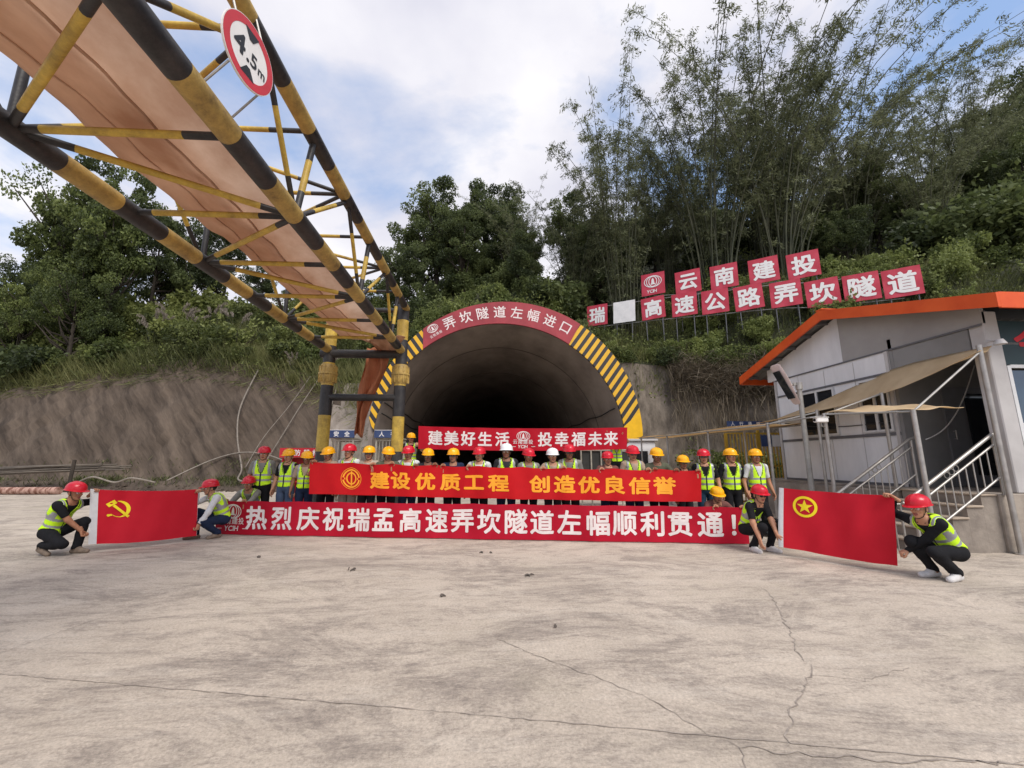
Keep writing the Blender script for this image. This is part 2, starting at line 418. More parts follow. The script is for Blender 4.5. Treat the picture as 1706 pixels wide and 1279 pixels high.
CAPD = [(-120, 6), (-40, 7), (-28, 9), (-20, 11), (-12, 9), (-6, 14), (2, 22), (14, 36), (80, 50)]
rs_ = np.random.default_rng(7)
_ph = rs_.uniform(0, 6.28, (10, 2)); _fr = rs_.uniform(.25, 1.6, 10); _an = rs_.uniform(0, 6.28, 10)
def bumpy(x, y):
    s = 0.0
    for k in range(10):
        s += math.sin(_fr[k] * (x * math.cos(_an[k]) + y * math.sin(_an[k])) + _ph[k, 0]) / (1 + _fr[k])
    return s * .16
def hill_z(x, y):
    d = y - ip(TOE, x); hf, run, sl, cap = ip(HF, x), ip(RUN, x), ip(SL, x), ip(CAPD, x)
    berm = .45 if x < -6 else 0.0
    if d <= 0: return 0.0
    if d < 1.0: return berm * d
    if d < 1.6: return berm
    d -= 1.6
    if d < run: return berm + (hf - berm) * (d / run)
    d -= run
    z = hf + sl * min(d, cap) + .6 * min(d, 3.5) * ip([(10, 0), (13, 1), (21, 1), (25, .3)], x) + bumpy(x, y) * min(1, d / 2)
    if d > cap: z -= .16 * (d - cap)
    return z
hxs = sorted(set([round(-120 + 3 * i, 2) for i in range(27)] + [round(-40 + .5 * i, 2) for i in range(181)] + [50 + 3 * i for i in range(11)]))
cf = MB(); hs = MB()
def arch_out(x): return 2.76 + math.sqrt(max(0, 6.27 ** 2 - (x - .84) ** 2))
rows = []
for x in hxs:
    y0 = ip(TOE, x); run = ip(RUN, x); r = []
    for d in [0, .5, 1.0, 1.3, 1.6]: r.append((x, y0 + d, hill_z(x, y0 + d)))
    nf = 12
    for i in range(1, nf + 1):
        d = 1.6 + run * i / nf * .999; z = hill_z(x, y0 + d)
        gl_ = x - .84 * z; nse = (  .07 * math.sin(gl_ * 1.5 + .8 * math.sin(gl_ * .6)) + .05 * math.sin(gl_ * 3.7 + 1) if x < -5 else 0) + .10 * math.sin(x * 1.9 + i * .9) * math.sin(x * .63 - i * .5) + .10 * math.sin(x * 4.3 + i * 2.1) + rc.uniform(-.05, .05)
        r.append((x + .0, y0 + d + (nse if i < nf else 0), z))
    for d in [.6, 1.2, 2, 3, 4, 5, 6.5, 8, 10, 12, 14.5, 17, 20, 24, 28, 33, 39, 46, 55, 70]:
        yy = y0 + 1.6 + run + d; r.append((x, yy, hill_z(x, yy)))
    rows.append(r)
nfz = 17
hole = lambda p: -5.6 < p[0] < 7.0 and p[2] < arch_out(p[0]) - .45
def patch(mb, j0, j1, cut=False):
    P = [r[j0:j1] for r in rows]
    k = len(P[0]); mb.v = [p for r in P for p in r]
    for i in range(len(P) - 1):
        for j in range(k - 1):
            c = [sum(q) / 4 for q in zip(P[i][j], P[i][j + 1], P[i + 1][j], P[i + 1][j + 1])]
            if cut and hole(c): continue
            mb.f.append((i * k + j, (i + 1) * k + j, (i + 1) * k + j + 1, i * k + j + 1))
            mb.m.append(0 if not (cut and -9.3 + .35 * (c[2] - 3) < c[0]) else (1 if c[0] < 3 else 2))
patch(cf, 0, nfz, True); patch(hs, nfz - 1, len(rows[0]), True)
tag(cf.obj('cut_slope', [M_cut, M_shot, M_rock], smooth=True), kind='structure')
hs.m = [0] * len(hs.f)
tag(hs.obj('hillside_terrain', M_soil, smooth=True), kind='structure')

def part(name, mb, mats, root, **k):
    o = mb.obj(name, mats, None, **k); o.parent = root; o.location = -root.location; return o

# ---------------------------------------------------------------- tunnel portal
tun = empty('tunnel_portal', (0.6, 19.3, 0))
tag(tun, 'road tunnel mouth with a red name board and hazard stripes round its arch', 'tunnel')
YF = 19.25
def arch_in_pts(n=48):
    P = []
    for i in range(n + 1):
        a = rad(-24 + 228 * i / n); P.append((.55 + 5.77 * math.cos(a), max(-.2, 2.17 + 5.77 * math.sin(a))))
    return P
lin = MB()
ain = arch_in_pts()
depths = [YF + .04, 19.9, 21, 23, 26, 30, 35, 41, 48, 56, 66, 78]
lin.grid([[(p[0] - .00035 * (y - YF) ** 2, y, p[1]) for p in ain] for y in depths])
# jacket outside the lining, so that the collar has a thickness
def oc(a, r=0.0): return (.84 + (6.27 + r) * math.cos(rad(a)), 2.76 + (6.27 + r) * math.sin(rad(a)))
def ic(a): return (.55 + 5.77 * math.cos(rad(a)), 2.17 + 5.77 * math.sin(rad(a)))
AA = [(-26 + 232 * i / 60) for i in range(61)]
lin.grid([[(oc(a)[0], y, max(-.2, oc(a)[1])) for a in AA] for y in (YF + .02, 19.8, 20.6, 23.2)])
lin.grid([[(oc(a)[0], YF + .02, max(-.2, oc(a)[1])) for a in AA], [(ic(a)[0], YF + .02, max(-.2, ic(a)[1])) for a in AA]])
lin.add([(-16, 77.5, -.2), (12, 77.5, -.2), (12, 77.5, 12), (-16, 77.5, 12)], [(0, 1, 2, 3)])
part('lining', lin, M_lining, tun, auto=40)
for yj in (23.5, 30.5):
    jr = MB(); jr.tube([(p[0] * .997 - .00035 * (yj - YF) ** 2 + .0015, yj, p[1] * .997) for p in ain], .016, 6); part('lining_joint', jr, M_lining_dark, tun)
for sx_, zc in ((-4.95, 3.6), (5.95, 3.9), (-4.9, 4.1)):
    jr = MB(); jr.tube([(sx_ * (1 - .012 * (1 if zc > 4 else 0)) - .00035 * (y - YF) ** 2, y, zc - .05 * math.sin(y * 1.2)) for y in [19.6 + .8 * k for k in range(30)]], .03, 6); part('wall_cable', jr, M_trim_dark, tun)
def hazard(name, sgn):
    m = bpy.data.materials.new(name); m.use_nodes = True; t = m.node_tree; b = t.nodes['Principled BSDF']; b.inputs['Roughness'].default_value = .5
    co = t.nodes.new('ShaderNodeTexCoord'); sx = t.nodes.new('ShaderNodeSeparateXYZ'); t.links.new(co.outputs['Object'], sx.inputs[0])
    a = rad(54)
    ph = mth('ADD', mth('MULTIPLY', sx.outputs[0], sgn * math.sin(a) / .345, nt_=t), mth('MULTIPLY', sx.outputs[2], -math.cos(a) / .345, nt_=t), nt_=t)
    st = mth('GREATER_THAN', mth('FRACT', mth('ADD', ph, 50.3, nt_=t), nt_=t), .5, nt_=t)
    n = t.nodes.new('ShaderNodeTexNoise'); n.inputs['Scale'].default_value = 2.5; n.inputs['Detail'].default_value = 8; t.links.new(co.outputs['Object'], n.inputs['Vector'])
    r1 = t.nodes.new('ShaderNodeValToRGB'); r1.color_ramp.elements[0].color = (*srgb(205, 152, 18), 1); r1.color_ramp.elements[1].color = (*srgb(236, 186, 40), 1); t.links.new(n.outputs['Fac'], r1.inputs[0])
    mx = t.nodes.new('ShaderNodeMixRGB'); t.links.new(st, mx.inputs[0]); t.links.new(r1.outputs[0], mx.inputs[1]); mx.inputs[2].default_value = (.022, .02, .024, 1)
    t.links.new(mx.outputs[0], b.inputs['Base Color']); return m
def band(a0, a1, n, y=YF - .06, bulge=0.0):
    b = MB()
    A = [a0 + (a1 - a0) * i / n for i in range(n + 1)]
    b.grid([[(oc(a)[0], y, oc(a)[1]) for a in A], [(ic(a)[0], y, ic(a)[1]) for a in A]], thick=(0, .09, 0)); return b
part('hazard_band', band(9, 56.2, 26), hazard('hazard_stripes_right', 1), tun)
part('hazard_band', band(129.4, 174, 24), hazard('hazard_stripes_left', -1), tun)
part('plain_band', band(-1, 9, 6), M_haz_y, tun)
nb = part('name_board', band(56.2, 129.4, 40, YF - .09), M_portal_red, tun)
lt = MB()
CX, CZ, RM = .70, 2.47, 6.08
def on_arch(u, v, l):
    a = rad(92.5) - u / RM; r = RM + v + .0
    return (CX + r * math.cos(a), YF - .094 - l, CZ + r * math.sin(a))
txt = '弄坎隧道左幅进口'
us = [-2.46 + .825 * i for i in range(8)]
lettering(lt, [(c, u - .31, -.34, .62) for c, u in zip(txt, us)], on_arch, 0, .012)
company_emblem(lt, -3.28, .10, .2, on_arch)
lettering(lt, [(c, -3.62 + .17 * i, -.30, .15) for i, c in enumerate('云南建投')], on_arch, 0, .01)
o = lt.obj('lettering', M_pinkwhite, nb)
bl = MB()
bl.box((0, 0, .16), (.44, .1, .32), 0, bev=.02); bl.box((0, -.06, .16), (.36, .02, .25), 1); bl.tube([(0, .03, -.5), (0, .03, .0)], .03, 8, 0)
fl = empty('floodlight', (.9, 20.1, 9.05)); tag(fl, 'small pale floodlight box standing above the crown of the tunnel arch', 'floodlight')
bl.obj('lamp_box', [M_steel_dull, M_white], fl)

# ---------------------------------------------------------------- overhead gantry (steel tube truss) with its duct
XL, XR, ZB, ZT, XTR, XTL = -4.62, -2.56, 4.64, 5.92, -2.48, -4.62
Y0, Y1 = -5.6, 12.0
gan = empty('truss_gantry', (-3.6, 12.0, 0))
tag(gan, 'black and yellow steel tube gantry truss passing overhead from two banded posts', 'gantry')
def chord(x, z, r, ph, per=1.46, y0=Y0, y1=Y1):
    b = MB(); ys_ = [y0]; ms = []
    k = math.ceil((y0 - ph) / (per / 2)); y = y0; r *= .88
    while True:
        nxt = ph + k * per / 2
        if nxt > y + .02:
            e_ = min(nxt, y1); nseg = 3
            for q in range(nseg): ys_.append(y + (e_ - y) * (q + 1) / nseg); ms.append(1 if (k % 2) else 0)
            y = e_
        k += 1
        if y >= y1 - 1e-6: break
    b.tube([(x, yy, z) for yy in ys_], r, 20, ms); return b
# ph marks where a black band begins (odd interval index = black)
part('chord', chord(XL, ZB, .135, 4.94, 1.43), [M_yel_dirty, M_blk], gan, auto=50)
part('chord', chord(XR, ZB, .135, 3.74, 1.39), [M_yel_dirty, M_blk], gan, auto=50)
part('chord', chord(XTR, ZT, .115, 5.1, 1.45), [M_yel_dirty, M_blk], gan, auto=50)
part('chord', chord(XTL, ZT, .115, 4.2 - .73), [M_yel_dirty, M_blk], gan, auto=50)
def brace(a, b_, r=.042, e0=.2, e1=.2, n=10):
    r *= .88
    a, b_ = Vector(a), Vector(b_); d = b_ - a
    q = MB(); q.tube([a, a + d * e0, a + d * e0, b_ - d * e1, b_ - d * e1, b_], r, n, [1, 1, 0, 0, 1], False)
    part('brace', q, [M_yel, M_blk], gan, auto=50)
P_ = 1.38
nodes = [3.78 + P_ * k for k in range(-6, 7)]
for k, y in enumerate(nodes):
    if y > Y1 - .2 or y < -4.5: continue
    near = y > .5
    brace((XL, y, ZB), (XR, y, ZB), .045, .14, .22)                      # cross member of the lower plane
    if k % 2 == 0:
        for dy in (-P_, P_):
            if y + dy < Y1 and y + dy > 0: brace((XL, y, ZB), (XR, y + dy, ZB), .045, .18, .16)
    if y > 1.5:
        brace((XTL, y, ZT), (XTR, y, ZT), .038, .25, .25)
        if k % 2:
            brace((XR, y, ZB), (XTR, y + .15, ZT), .05, .3, .3)
            for dy in (-P_, P_):
                if y + dy < Y1: brace((XR, y, ZB), (XTR, y + dy + .2, ZT), .038, .28, .3)
                if y + dy < Y1 and k > 5: brace((XTL, y, ZT), (XTR, y + dy, ZT), .036, .22, .28)
        else:
            brace((XL, y, ZB), (XTL, y, ZT), .05, .6, .1)
            for dy in (-P_, P_):
                if y + dy < Y1: brace((XL, y, ZB), (XTL, y + dy, ZT), .036, .3, .3)
def post(x, y, zs, top):
    q = MB(); pts = [(x, y, zs[0][0])]; ms = []
    for (z0, mm), (z1, _) in zip(zs, zs[1:] + [(top, 0)]): pts.append((x, y, z1)); ms.append(mm)
    q.tube(pts, .165, 20, ms); part('post', q, [M_yel, M_blk], gan, auto=50)
    c = MB(); c.lathe([(.15, 3.60), (.21, 3.74), (.235, 3.86), (.235, 3.90), (.26, 3.91), (.26, 3.96), (.235, 3.97), (.235, 4.10), (.20, 4.20), (.15, 4.21)], 20, 0, (x, y, 0))
    for j in range(12):
        a = 2 * math.pi * j / 12; R = Matrix.Rotation(a, 3, 'Z')
        c.box(Vector((x, y, 3.82)) + R @ Vector((.228, 0, 0)), (.05, .018, .26), 0, R)
        c.box(Vector((x, y, 4.07)) + R @ Vector((.225, 0, 0)), (.05, .018, .16), 0, R)
    part('collar', c, M_yel_dirty, gan, auto=35)
    f = MB(); f.box((x, y, .02), (.62, .62, .04), 0, bev=.01)
    for j in range(4):
        a = math.pi / 4 + math.pi / 2 * j; f.tube([(x + .36 * math.cos(a), y + .36 * math.sin(a), .03), (x + .36 * math.cos(a), y + .36 * math.sin(a), .09)], .022, 6)
    part('base_plate', f, M_blk, gan)
for yy in (Y1, Y0):
    post(XL + .02, yy, [(.04, 1), (.95, 0), (1.0, 1), (1.75, 0), (2.75, 1), (3.6, 0), (4.25, 1), (4.75, 0), (5.4, 1)], 6.05)
    post(XR + .0, yy, [(.04, 1), (1.75, 0), (2.72, 1), (3.6, 0), (4.22, 1), (4.95, 0), (5.55, 1)], 6.05)
    q = MB(); q.tube([(XL, yy - .03, 3.26), (XR, yy - .03, 3.26)], .10, 14); part('tie_beam', q, M_blk, gan, auto=50)
    q = MB(); q.tube([(XL - .2, yy - .05, 4.52), (XR + .05, yy - .05, 4.52)], .12, 14); part('tie_beam', q, M_blk, gan, auto=50)
    q = MB(); q.tube([(XTL, yy, ZT - .05), (XTR, yy, ZT - .05)], .07, 12); part('tie_beam', q, M_blk, gan, auto=50)

# height-limit sign hung on the side of the truss
sg = empty('height_limit_sign', (-2.30, 3.47, 5.27)); sg.scale = (.91, .91, .91); tag(sg, 'round white height limit sign with a red ring reading 4.5m, hung on the gantry', 'road sign')
Rs = Matrix.Rotation(rad(90 - 9), 3, 'Z')          # sign faces +X, turned slightly to the road
def on_sign(u, v, l): return Rs @ Vector((u, -.012 - l, v))
d = MB(); RS = .36
d.prism(arc(0, 0, RS, RS, 0, 360, 48)[:-1], lambda a, b: on_sign(a, b, 0), lambda a, b: on_sign(a, b, -.02))
dk = d.obj('sign_plate', M_white, sg)
M_signred = mat('sign_red', srgb(196, 52, 62), .45, .06, 5); M_signblk = mat('sign_black', (.02, .02, .024), .5, .1, 5)
d = MB(); strip(d, arc(0, 0, RS * .86, RS * .86, 0, 360, 48)[:-1], RS * .24, on_sign, 0, .002, True); d.obj('red_ring', M_signred, sg)
d = MB()
lettering(d, [('4', -.21, -.10, .30)], on_sign, 0, .03, .003); lettering(d, [('.', -.045, -.10, .26), ('5', .01, -.10, .215), ('m', .125, -.10, .15)], on_sign, 0, .02, .003)
for s in (1, -1):
    d.add([on_sign(-.10, s * .265, .0035), on_sign(.10, s * .265, .0035), on_sign(.025, s * .155, .0035), on_sign(-.025, s * .155, .0035)], [(0, 1, 2, 3)])
d.obj('lettering', M_signblk, sg)
for u in (-.2, .2):
    d = MB(); d.tube([on_sign(u, .3, -.03), on_sign(u, .3, -.03) + Vector((-.12, 0, .40))], .012, 6); d.obj('bracket', M_steel_dull, sg)
    d = MB(); d.tube([on_sign(u, -.29, -.03), on_sign(u, -.29, -.03) + Vector((-.225, 0, -.28))], .012, 6); d.obj('bracket', M_steel_dull, sg)

# slack fabric duct lying in the truss
du = MB()
prof = [(-2.70, 4.92), (-2.76, 4.87), (-2.9, 4.84), (-3.1, 4.80), (-3.24, 4.745), (-3.32, 4.69), (-3.42, 4.71), (-3.6, 4.745), (-3.85, 4.78), (-4.08, 4.82), (-4.20, 4.88), (-4.22, 4.95), (-4.12, 5.01), (-3.8, 5.0), (-3.5, 4.97), (-3.36, 4.92), (-3.30, 4.86)]
ny = 170; P = []
for i in range(ny + 1):
    y = -5.4 + (11.5 + 5.4) * i / ny
    sag = .035 * math.cos(2 * math.pi * (y - 3.5) / P_)
    q = []
    for j, (x, z) in enumerate(prof):
        w = 1.0
        wr = .018 * math.sin(1.1 * y + j * 1.9) + .011 * math.sin(2.7 * y - j * 2.6) + .009 * math.sin(6.1 * y + j * 2.9 + 2 * math.sin(y)) + .005 * math.sin(13 * y - j * 1.7)
        edge = .035 * math.sin(.9 * y) + .025 * math.sin(2.1 * y) if j in (9, 10, 11, 12) else 0
        narrow = 1 - .10 * max(0, (y - 4) / 8)
        q.append((-3.3 + (x + 3.3) * narrow + wr * .6 + edge, y, z + wr * w + (sag if z > 5 else sag * .3) + .05))
    P.append(q)
du.grid(P)
duo = du.obj('fabric_duct', M_duct, smooth=True); tag(duo, 'slack tan fabric air duct lying along the inside of the overhead gantry', 'duct')
sm = MB(); sm.tube([(p[5][0], p[5][1], p[5][2] - .012) for p in P], .014, 6); sm.obj('seam', M_duct, duo, smooth=True)
sm = MB(); sm.tube([(p[8][0], p[8][1], p[8][2] - .008) for p in P], .010, 6); sm.obj('seam', M_duct, duo, smooth=True)
# loose end gathered round the far tie beam, and the hanging sheet below it
P = []
for i in range(41):
    t = i / 40; z = 4.75 - 2.55 * t; w = .62 * (1 - .55 * t) * (1 + .25 * math.sin(5 * t)); cx = -3.30 - .42 * t + .05 * math.sin(7 * t)
    P.append([(cx + w * (s - .5) * 2 * .5 + .03 * math.sin(9 * t + 8 * s), 12.18 + .09 * math.sin(14 * s + 3 * t) + .04 * math.sin(25 * s - 6 * t), z + .06 * math.sin(6 * s) * (1 if i else 0) + (.0 if i else .02)) for s in [k / 18 for k in range(19)]])
hgs = MB(); hgs.grid(P, thick=(0, .006, 0)); o = hgs.obj('hanging_sheet', M_orange_cloth, smooth=True)
tag(o, 'orange sheet hanging in folds from the tie beam between the two gantry posts', 'sheet')
P = []
for i in range(21):
    t = i / 20; y = 11.3 + 1.05 * t
    P.append([(-3.0 + (s - .5) * (1.3 - .9 * t) + .03 * math.sin(20 * s + 5 * t), y, 4.78 + .05 * math.sin(16 * s) * (1 - .3 * t) - .25 * t * t + .18 * abs(s - .5)) for s in [k / 20 for k in range(21)]])
hg = MB(); hg.grid(P, thick=(0, .0, .006)); hg.obj('gathered_end', M_duct, duo, smooth=True)
# ---------------------------------------------------------------- site hut on its concrete platform
M_panel = mat('white_wall_panel', (.66, .66, .675), .5, scale=1.6, col2=(.80, .80, .815), bump=.03, bscale=30, stretch=(1, 1, .25), detail=10, nrough=.7)
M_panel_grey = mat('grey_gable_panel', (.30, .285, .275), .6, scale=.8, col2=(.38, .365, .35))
M_panel_shade = mat('shaded_porch_panel', (.19, .185, .18), .6, scale=.9, col2=(.25, .245, .24))  # wall panel with the porch shade put into its darker colour
M_orange = mat('orange_fascia', srgb(206, 76, 22), .5, scale=1.5, col2=srgb(222, 92, 34))
M_under = mat('roof_underside', (.15, .15, .145), .6, .15, 3)
M_trim = mat('grey_trim', (.13, .13, .14), .5, .12, 4)
M_glass = mat('dark_window_glass', (.018, .020, .024), .06, .1, 2, spec=.7)
M_glass_blue = mat('blue_door_glass', (.035, .06, .10), .07, .12, 2, spec=.7)
M_wframe = mat('white_window_frame', (.62, .62, .62), .45, .06, 5)
M_column = mat('pale_column', (.42, .40, .39), .55, scale=1.2, col2=(.52, .50, .49))
M_signteal = mat('dark_teal_signboard', (.012, .035, .042), .5, .15, 2)
M_redletter = mat('red_lettering', srgb(196, 24, 38), .5, .05, 5)
ZF = .95
pl = empty('concrete_platform', (9.5, 9.5, 0)); tag(pl, 'stained concrete platform with steps that carries the site hut', 'platform')
b = MB(); b.box2((8.6, 6.85, -.02), (18, 13.6, ZF), 0, bev=.015); b.box2((8.25, 8.32, -.02), (8.597, 13.4, ZF - .05), 0, bev=.015)
part('slab', b, M_conc, pl)
for k in range(5):
    b = MB(); b.box2((7.16 + .29 * k, 6.9, -.02), (min(8.596, 7.16 + .29 * k + .288), 8.28, .19 * (k + 1) - .035), 0)
    b.box2((7.13 + .29 * k, 6.87, .19 * (k + 1) - .033), (min(8.592, 7.13 + .29 * k + .32), 8.31, .19 * (k + 1) - (.0 if k < 4 else .004)), 1, bev=.008)
    part('step', b, [M_conc, M_conc_pale], pl)

hut = empty('site_hut', (9.0, 9.7, ZF)); tag(hut, 'white panel site hut with an orange edged gable roof beside the tunnel', 'hut')
XW = 9.0
roofz = lambda y: 5.30 - .28 * abs(y - 10.0)
b = MB()
b.box2((XW, 8.75, ZF + .003), (XW + .08, 12.55, 3.98))
b.box2((XW + .083, 12.47, ZF + .003), (17.5, 12.55, 4.4))
part('wall', b, M_panel, hut)
def gable(y0, y1):
    q = MB(); poly = [(y0, 3.985), (y1, 3.985), (y1, roofz(y1) - .12)]
    if y0 < 10 < y1: poly.append((10, roofz(10) - .12))
    poly.append((y0, roofz(y0) - .12))
    q.prism(poly, lambda a, c: (XW, a, c), lambda a, c: (XW + .08, a, c)); return q
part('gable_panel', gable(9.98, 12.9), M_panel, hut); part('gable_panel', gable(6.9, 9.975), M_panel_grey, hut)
b = MB()
for z, h in ((2.09, .07), (3.45, .05), (3.96, .035), (ZF + .03, .06)): b.box2((XW - .025, 8.75 if z < 3.9 else 6.9, z - h / 2), (XW - .002, 12.56, z + h / 2))
part('trim', b, M_trim, hut)
b = MB()
for y in (8.78, 12.53): b.box2((XW - .04, y - .03, ZF), (XW - .003, y + .05, 3.94))
for y in (9.7, 10.63, 11.58): b.box2((XW - .008, y - .006, ZF), (XW - .001, y + .006, 3.9))
part('panel_joint', b, M_column, hut)
def window(y0, y1, z0, z1):
    f = MB(); w = .05
    for lo, hi in (((y0, z0), (y1, z0 + w)), ((y0, z1 - w), (y1, z1)), ((y0, z0 + w), (y0 + w, z1 - w)), ((y1 - w, z0 + w), (y1, z1 - w)), (((y0 + y1) / 2 - .03, z0 + w), ((y0 + y1) / 2 + .03, z1 - w))):
        f.box2((XW - .05, lo[0], lo[1]), (XW - .004, hi[0], hi[1]))
    fo = part('window', f, M_wframe, hut)
    p = MB(); p.box2((XW - .02, y0 + w, z0 + w), (XW - .005, y1 - w, z1 - w)); po = p.obj('pane', M_glass, fo); po.location = (0, 0, 0)
window(10.35, 11.55, 2.15, 3.40); window(8.86, 9.62, 2.15, 3.40)
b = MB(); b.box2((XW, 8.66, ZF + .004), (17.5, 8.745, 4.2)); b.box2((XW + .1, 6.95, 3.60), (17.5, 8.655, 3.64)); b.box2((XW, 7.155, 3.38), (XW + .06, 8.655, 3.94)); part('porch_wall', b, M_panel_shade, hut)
dr = MB(); dr.box2((9.95, 8.62, ZF + .01), (10.95, 8.655, 3.1)); do = part('door', dr, mat('grey_door', (.16, .16, .17), .45, .1, 3), hut)
dr = MB(); dr.box2((10.45, 8.60, 1.2), (10.87, 8.618, 2.95)); dr.obj('pane', M_glass, do)
dr = MB(); dr.tube([(10.06, 8.57, 1.95), (10.06, 8.57, 2.15)], .012, 8); dr.tube([(10.06, 8.62, 1.97), (10.06, 8.57, 1.97)], .008, 6); dr.tube([(10.06, 8.62, 2.13), (10.06, 8.57, 2.13)], .008, 6); dr.obj('handle', M_steel, do)
b = MB(); b.box2((9.02, 6.9, ZF + .004), (9.32, 7.15, 4.22), 0, bev=.015); b.box2((9.32, 6.93, 3.12), (9.345, 7.1, 4.2), 0); part('column', b, M_column, hut)
b = MB(); b.box2((9.36, 6.95, 3.22), (14, 7.02, 4.05)); sb = part('signboard', b, M_signteal, hut)
b = MB(); lettering(b, [('令', 9.62, 3.30, .66)], lambda u, v, l: (u, 6.945 - l, v), 0, .03); b.obj('lettering', M_redletter, sb)
b = MB(); b.box2((9.36, 6.98, ZF + .02), (14, 7.0, 3.12)); gw = part('glass_front', b, M_glass_blue, hut)
b = MB()
for x in (9.36, 10.4, 11.45, 12.5): b.box2((x, 6.93, ZF + .02), (x + .07, 6.975, 3.2))
for z in (1.0, 2.1, 3.16): b.box2((9.44, 6.94, z), (14, 6.974, z + .06))
b.obj('frame', M_wframe, gw)
b = MB()                                                             # roof: two corrugated slopes
for s in (1, -1):
    e_ = 3.66; P = []
    for i in range(0, 61):
        x = 8.62 + 9.4 * i / 60; hgt = .018 * (1 if i % 2 else -1)
        P.append([(x, 10 + s * e_ * t, 5.30 - .28 * e_ * t + hgt) for t in (0, .5, 1)])
    b.grid(P, thick=(0, 0, -.05))
ro = part('roof', b, M_under, hut)
f = MB()
for s in (1, -1):
    f.prism([(10, 5.36), (10 + s * 3.72, 5.36 - .28 * 3.72), (10 + s * 3.72, 5.36 - .28 * 3.72 - .26), (10, 5.36 - .26)], lambda a, c: (8.56, a, c), lambda a, c: (8.612, a, c))
    f.box2((8.614, 10 + s * 3.68, 4.05), (18, 10 + s * 3.72, 4.33))
f.box2((8.56, 9.9, 5.361), (18, 10.1, 5.385)); fo_ = f.obj('fascia', M_orange, ro)
for k in range(6):
    for s in (1, -1):
        f = MB(); y = 10 + s * (.3 + .62 * k); f.box2((8.616, y - .03, roofz(y) - .15), (9.0, y + .03, roofz(y) - .075)); f.obj('purlin', M_trim, ro)
# small flood lamp and socket on the column
b = MB(); b.tube([(8.98, 6.86, 3.62), (8.98, 6.72, 3.60)], .02, 8); b.lathe([(.001, .06), (.05, .05), (.085, -.02), (.09, -.04), (.001, -.045)], 14, 0, (8.98, 6.68, 3.56))
lm = b.obj('wall_lamp', M_column, auto=40); tag(lm, 'small round lamp on a bracket at the near corner of the hut', 'lamp')

# ---------------------------------------------------------------- stair railings
def railing(y, label):
    r = empty('stair_railing', (7.9, y, 0)); tag(r, label, 'railing', 'railings of the hut steps')
    x0, z0, x1, z1 = 7.05, .92, 8.66, 1.94
    def line(dz): return [(x0, y, z0 + dz), (x1, y, z1 + dz)]
    q = MB(); q.tube([(6.86, y, .80)] + line(0) + [(x1 + .12, y, z1 + .03)], .03, 10); part('handrail', q, M_steel, r, auto=50)
    for dz in (-.17, -.72):
        q = MB(); q.tube(line(dz), .019, 8); part('rail', q, M_steel, r, auto=50)
    for x in (7.05, 8.68):
        q = MB(); zt = z0 + (x - x0) * (z1 - z0) / (x1 - x0); q.tube([(x, y, .05 if x < 8 else ZF - .02), (x, y, zt)], .026, 10); part('post', q, M_steel, r, auto=50)
    for k in range(1, 11):
        x = x0 + (x1 - x0) * k / 11; zt = z0 + (x - x0) * (z1 - z0) / (x1 - x0)
        q = MB(); q.tube([(x, y, zt - .72), (x, y, zt - .17)], .0105, 6); part('baluster', q, M_steel, r)
    q = MB()
    for k in range(3):
        x = 7.72 + .09 * k; zt = z0 + (x - x0) * (z1 - z0) / (x1 - x0) - .085
        q.tube([(x + .05 * math.cos(a), y, zt + .05 * math.sin(a)) for a in [2 * math.pi * i / 14 for i in range(15)]], .006, 5)
    part('ring_ornament', q, M_steel, r)
railing(6.84, 'steel stair railing on the near side of the hut steps')
railing(8.27, 'steel stair railing on the far side of the hut steps')
r = empty('low_railing', (6.7, 6.95, 0)); tag(r, 'low steel railing panel standing behind the right hand flag by the steps', 'railing')
q = MB(); q.tube([(6.28, 7.02, 0), (6.30, 7.02, .79), (6.86, 6.9, .79), (6.86, 6.9, 0)], .02, 8); part('rail_frame', q, M_steel, r)
for k in range(1, 5):
    q = MB(); x = 6.3 + .112 * k; y = 7.02 - .024 * k; q.tube([(x, y, .02), (x, y, .78)], .0105, 6); part('baluster', q, M_steel, r)

# ---------------------------------------------------------------- awnings and their posts
def sail(name, corners, label, nu=24, nv=12, sagd=.12, wr=.02):
    a, b_, c, d_ = [Vector(p) for p in corners]; P = []
    for i in range(nu + 1):
        u = i / nu; q = []
        for j in range(nv + 1):
            v = j / nv; p = (a * (1 - u) + b_ * u) * (1 - v) + (d_ * (1 - u) + c * u) * v
            p = p + Vector((0, 0, -sagd * 16 * u * (1 - u) * v * (1 - v) + wr * math.sin(9 * u + 3 * v) * math.sin(7 * v + 1) ))
            q.append(p)
        P.append(q)
    m = MB(); m.grid(P, thick=(0, 0, .008)); o = m.obj(name, M_tan, smooth=True); tag(o, label, 'awning'); return o
WE = [(8.975, 6.80, 3.52), (8.975, 7.45, 3.53), (8.975, 8.2, 3.53), (8.975, 8.71, 3.50), (8.975, 9.18, 3.41), (8.975, 9.94, 3.27), (8.975, 11.0, 3.05), (8.975, 11.86, 2.90), (8.975, 12.5, 2.80)]
OE = [(8.60, 6.70, 3.40), (8.54, 7.5, 3.15), (8.50, 8.1, 3.0), (8.46, 8.55, 2.92), (8.42, 9.0, 2.83), (8.28, 9.7, 2.74), (8.05, 10.3, 2.68), (7.85, 11.0, 2.62), (7.6, 11.6, 2.56)]
P = [[Vector(w) * (1 - t) + Vector(o_) * t + Vector((0, 0, -.05 * 4 * t * (1 - t) + .012 * math.sin(9 * t + i))) for t in [k / 10 for k in range(11)]] for i, (w, o_) in enumerate(zip(WE, OE))]
m_ = MB(); m_.grid(P, thick=(0, 0, .008)); aw = m_.obj('fabric_awning', M_tan, smooth=True); tag(aw, 'tan fabric awning slung from the hut wall and corner down over the steps', 'awning')
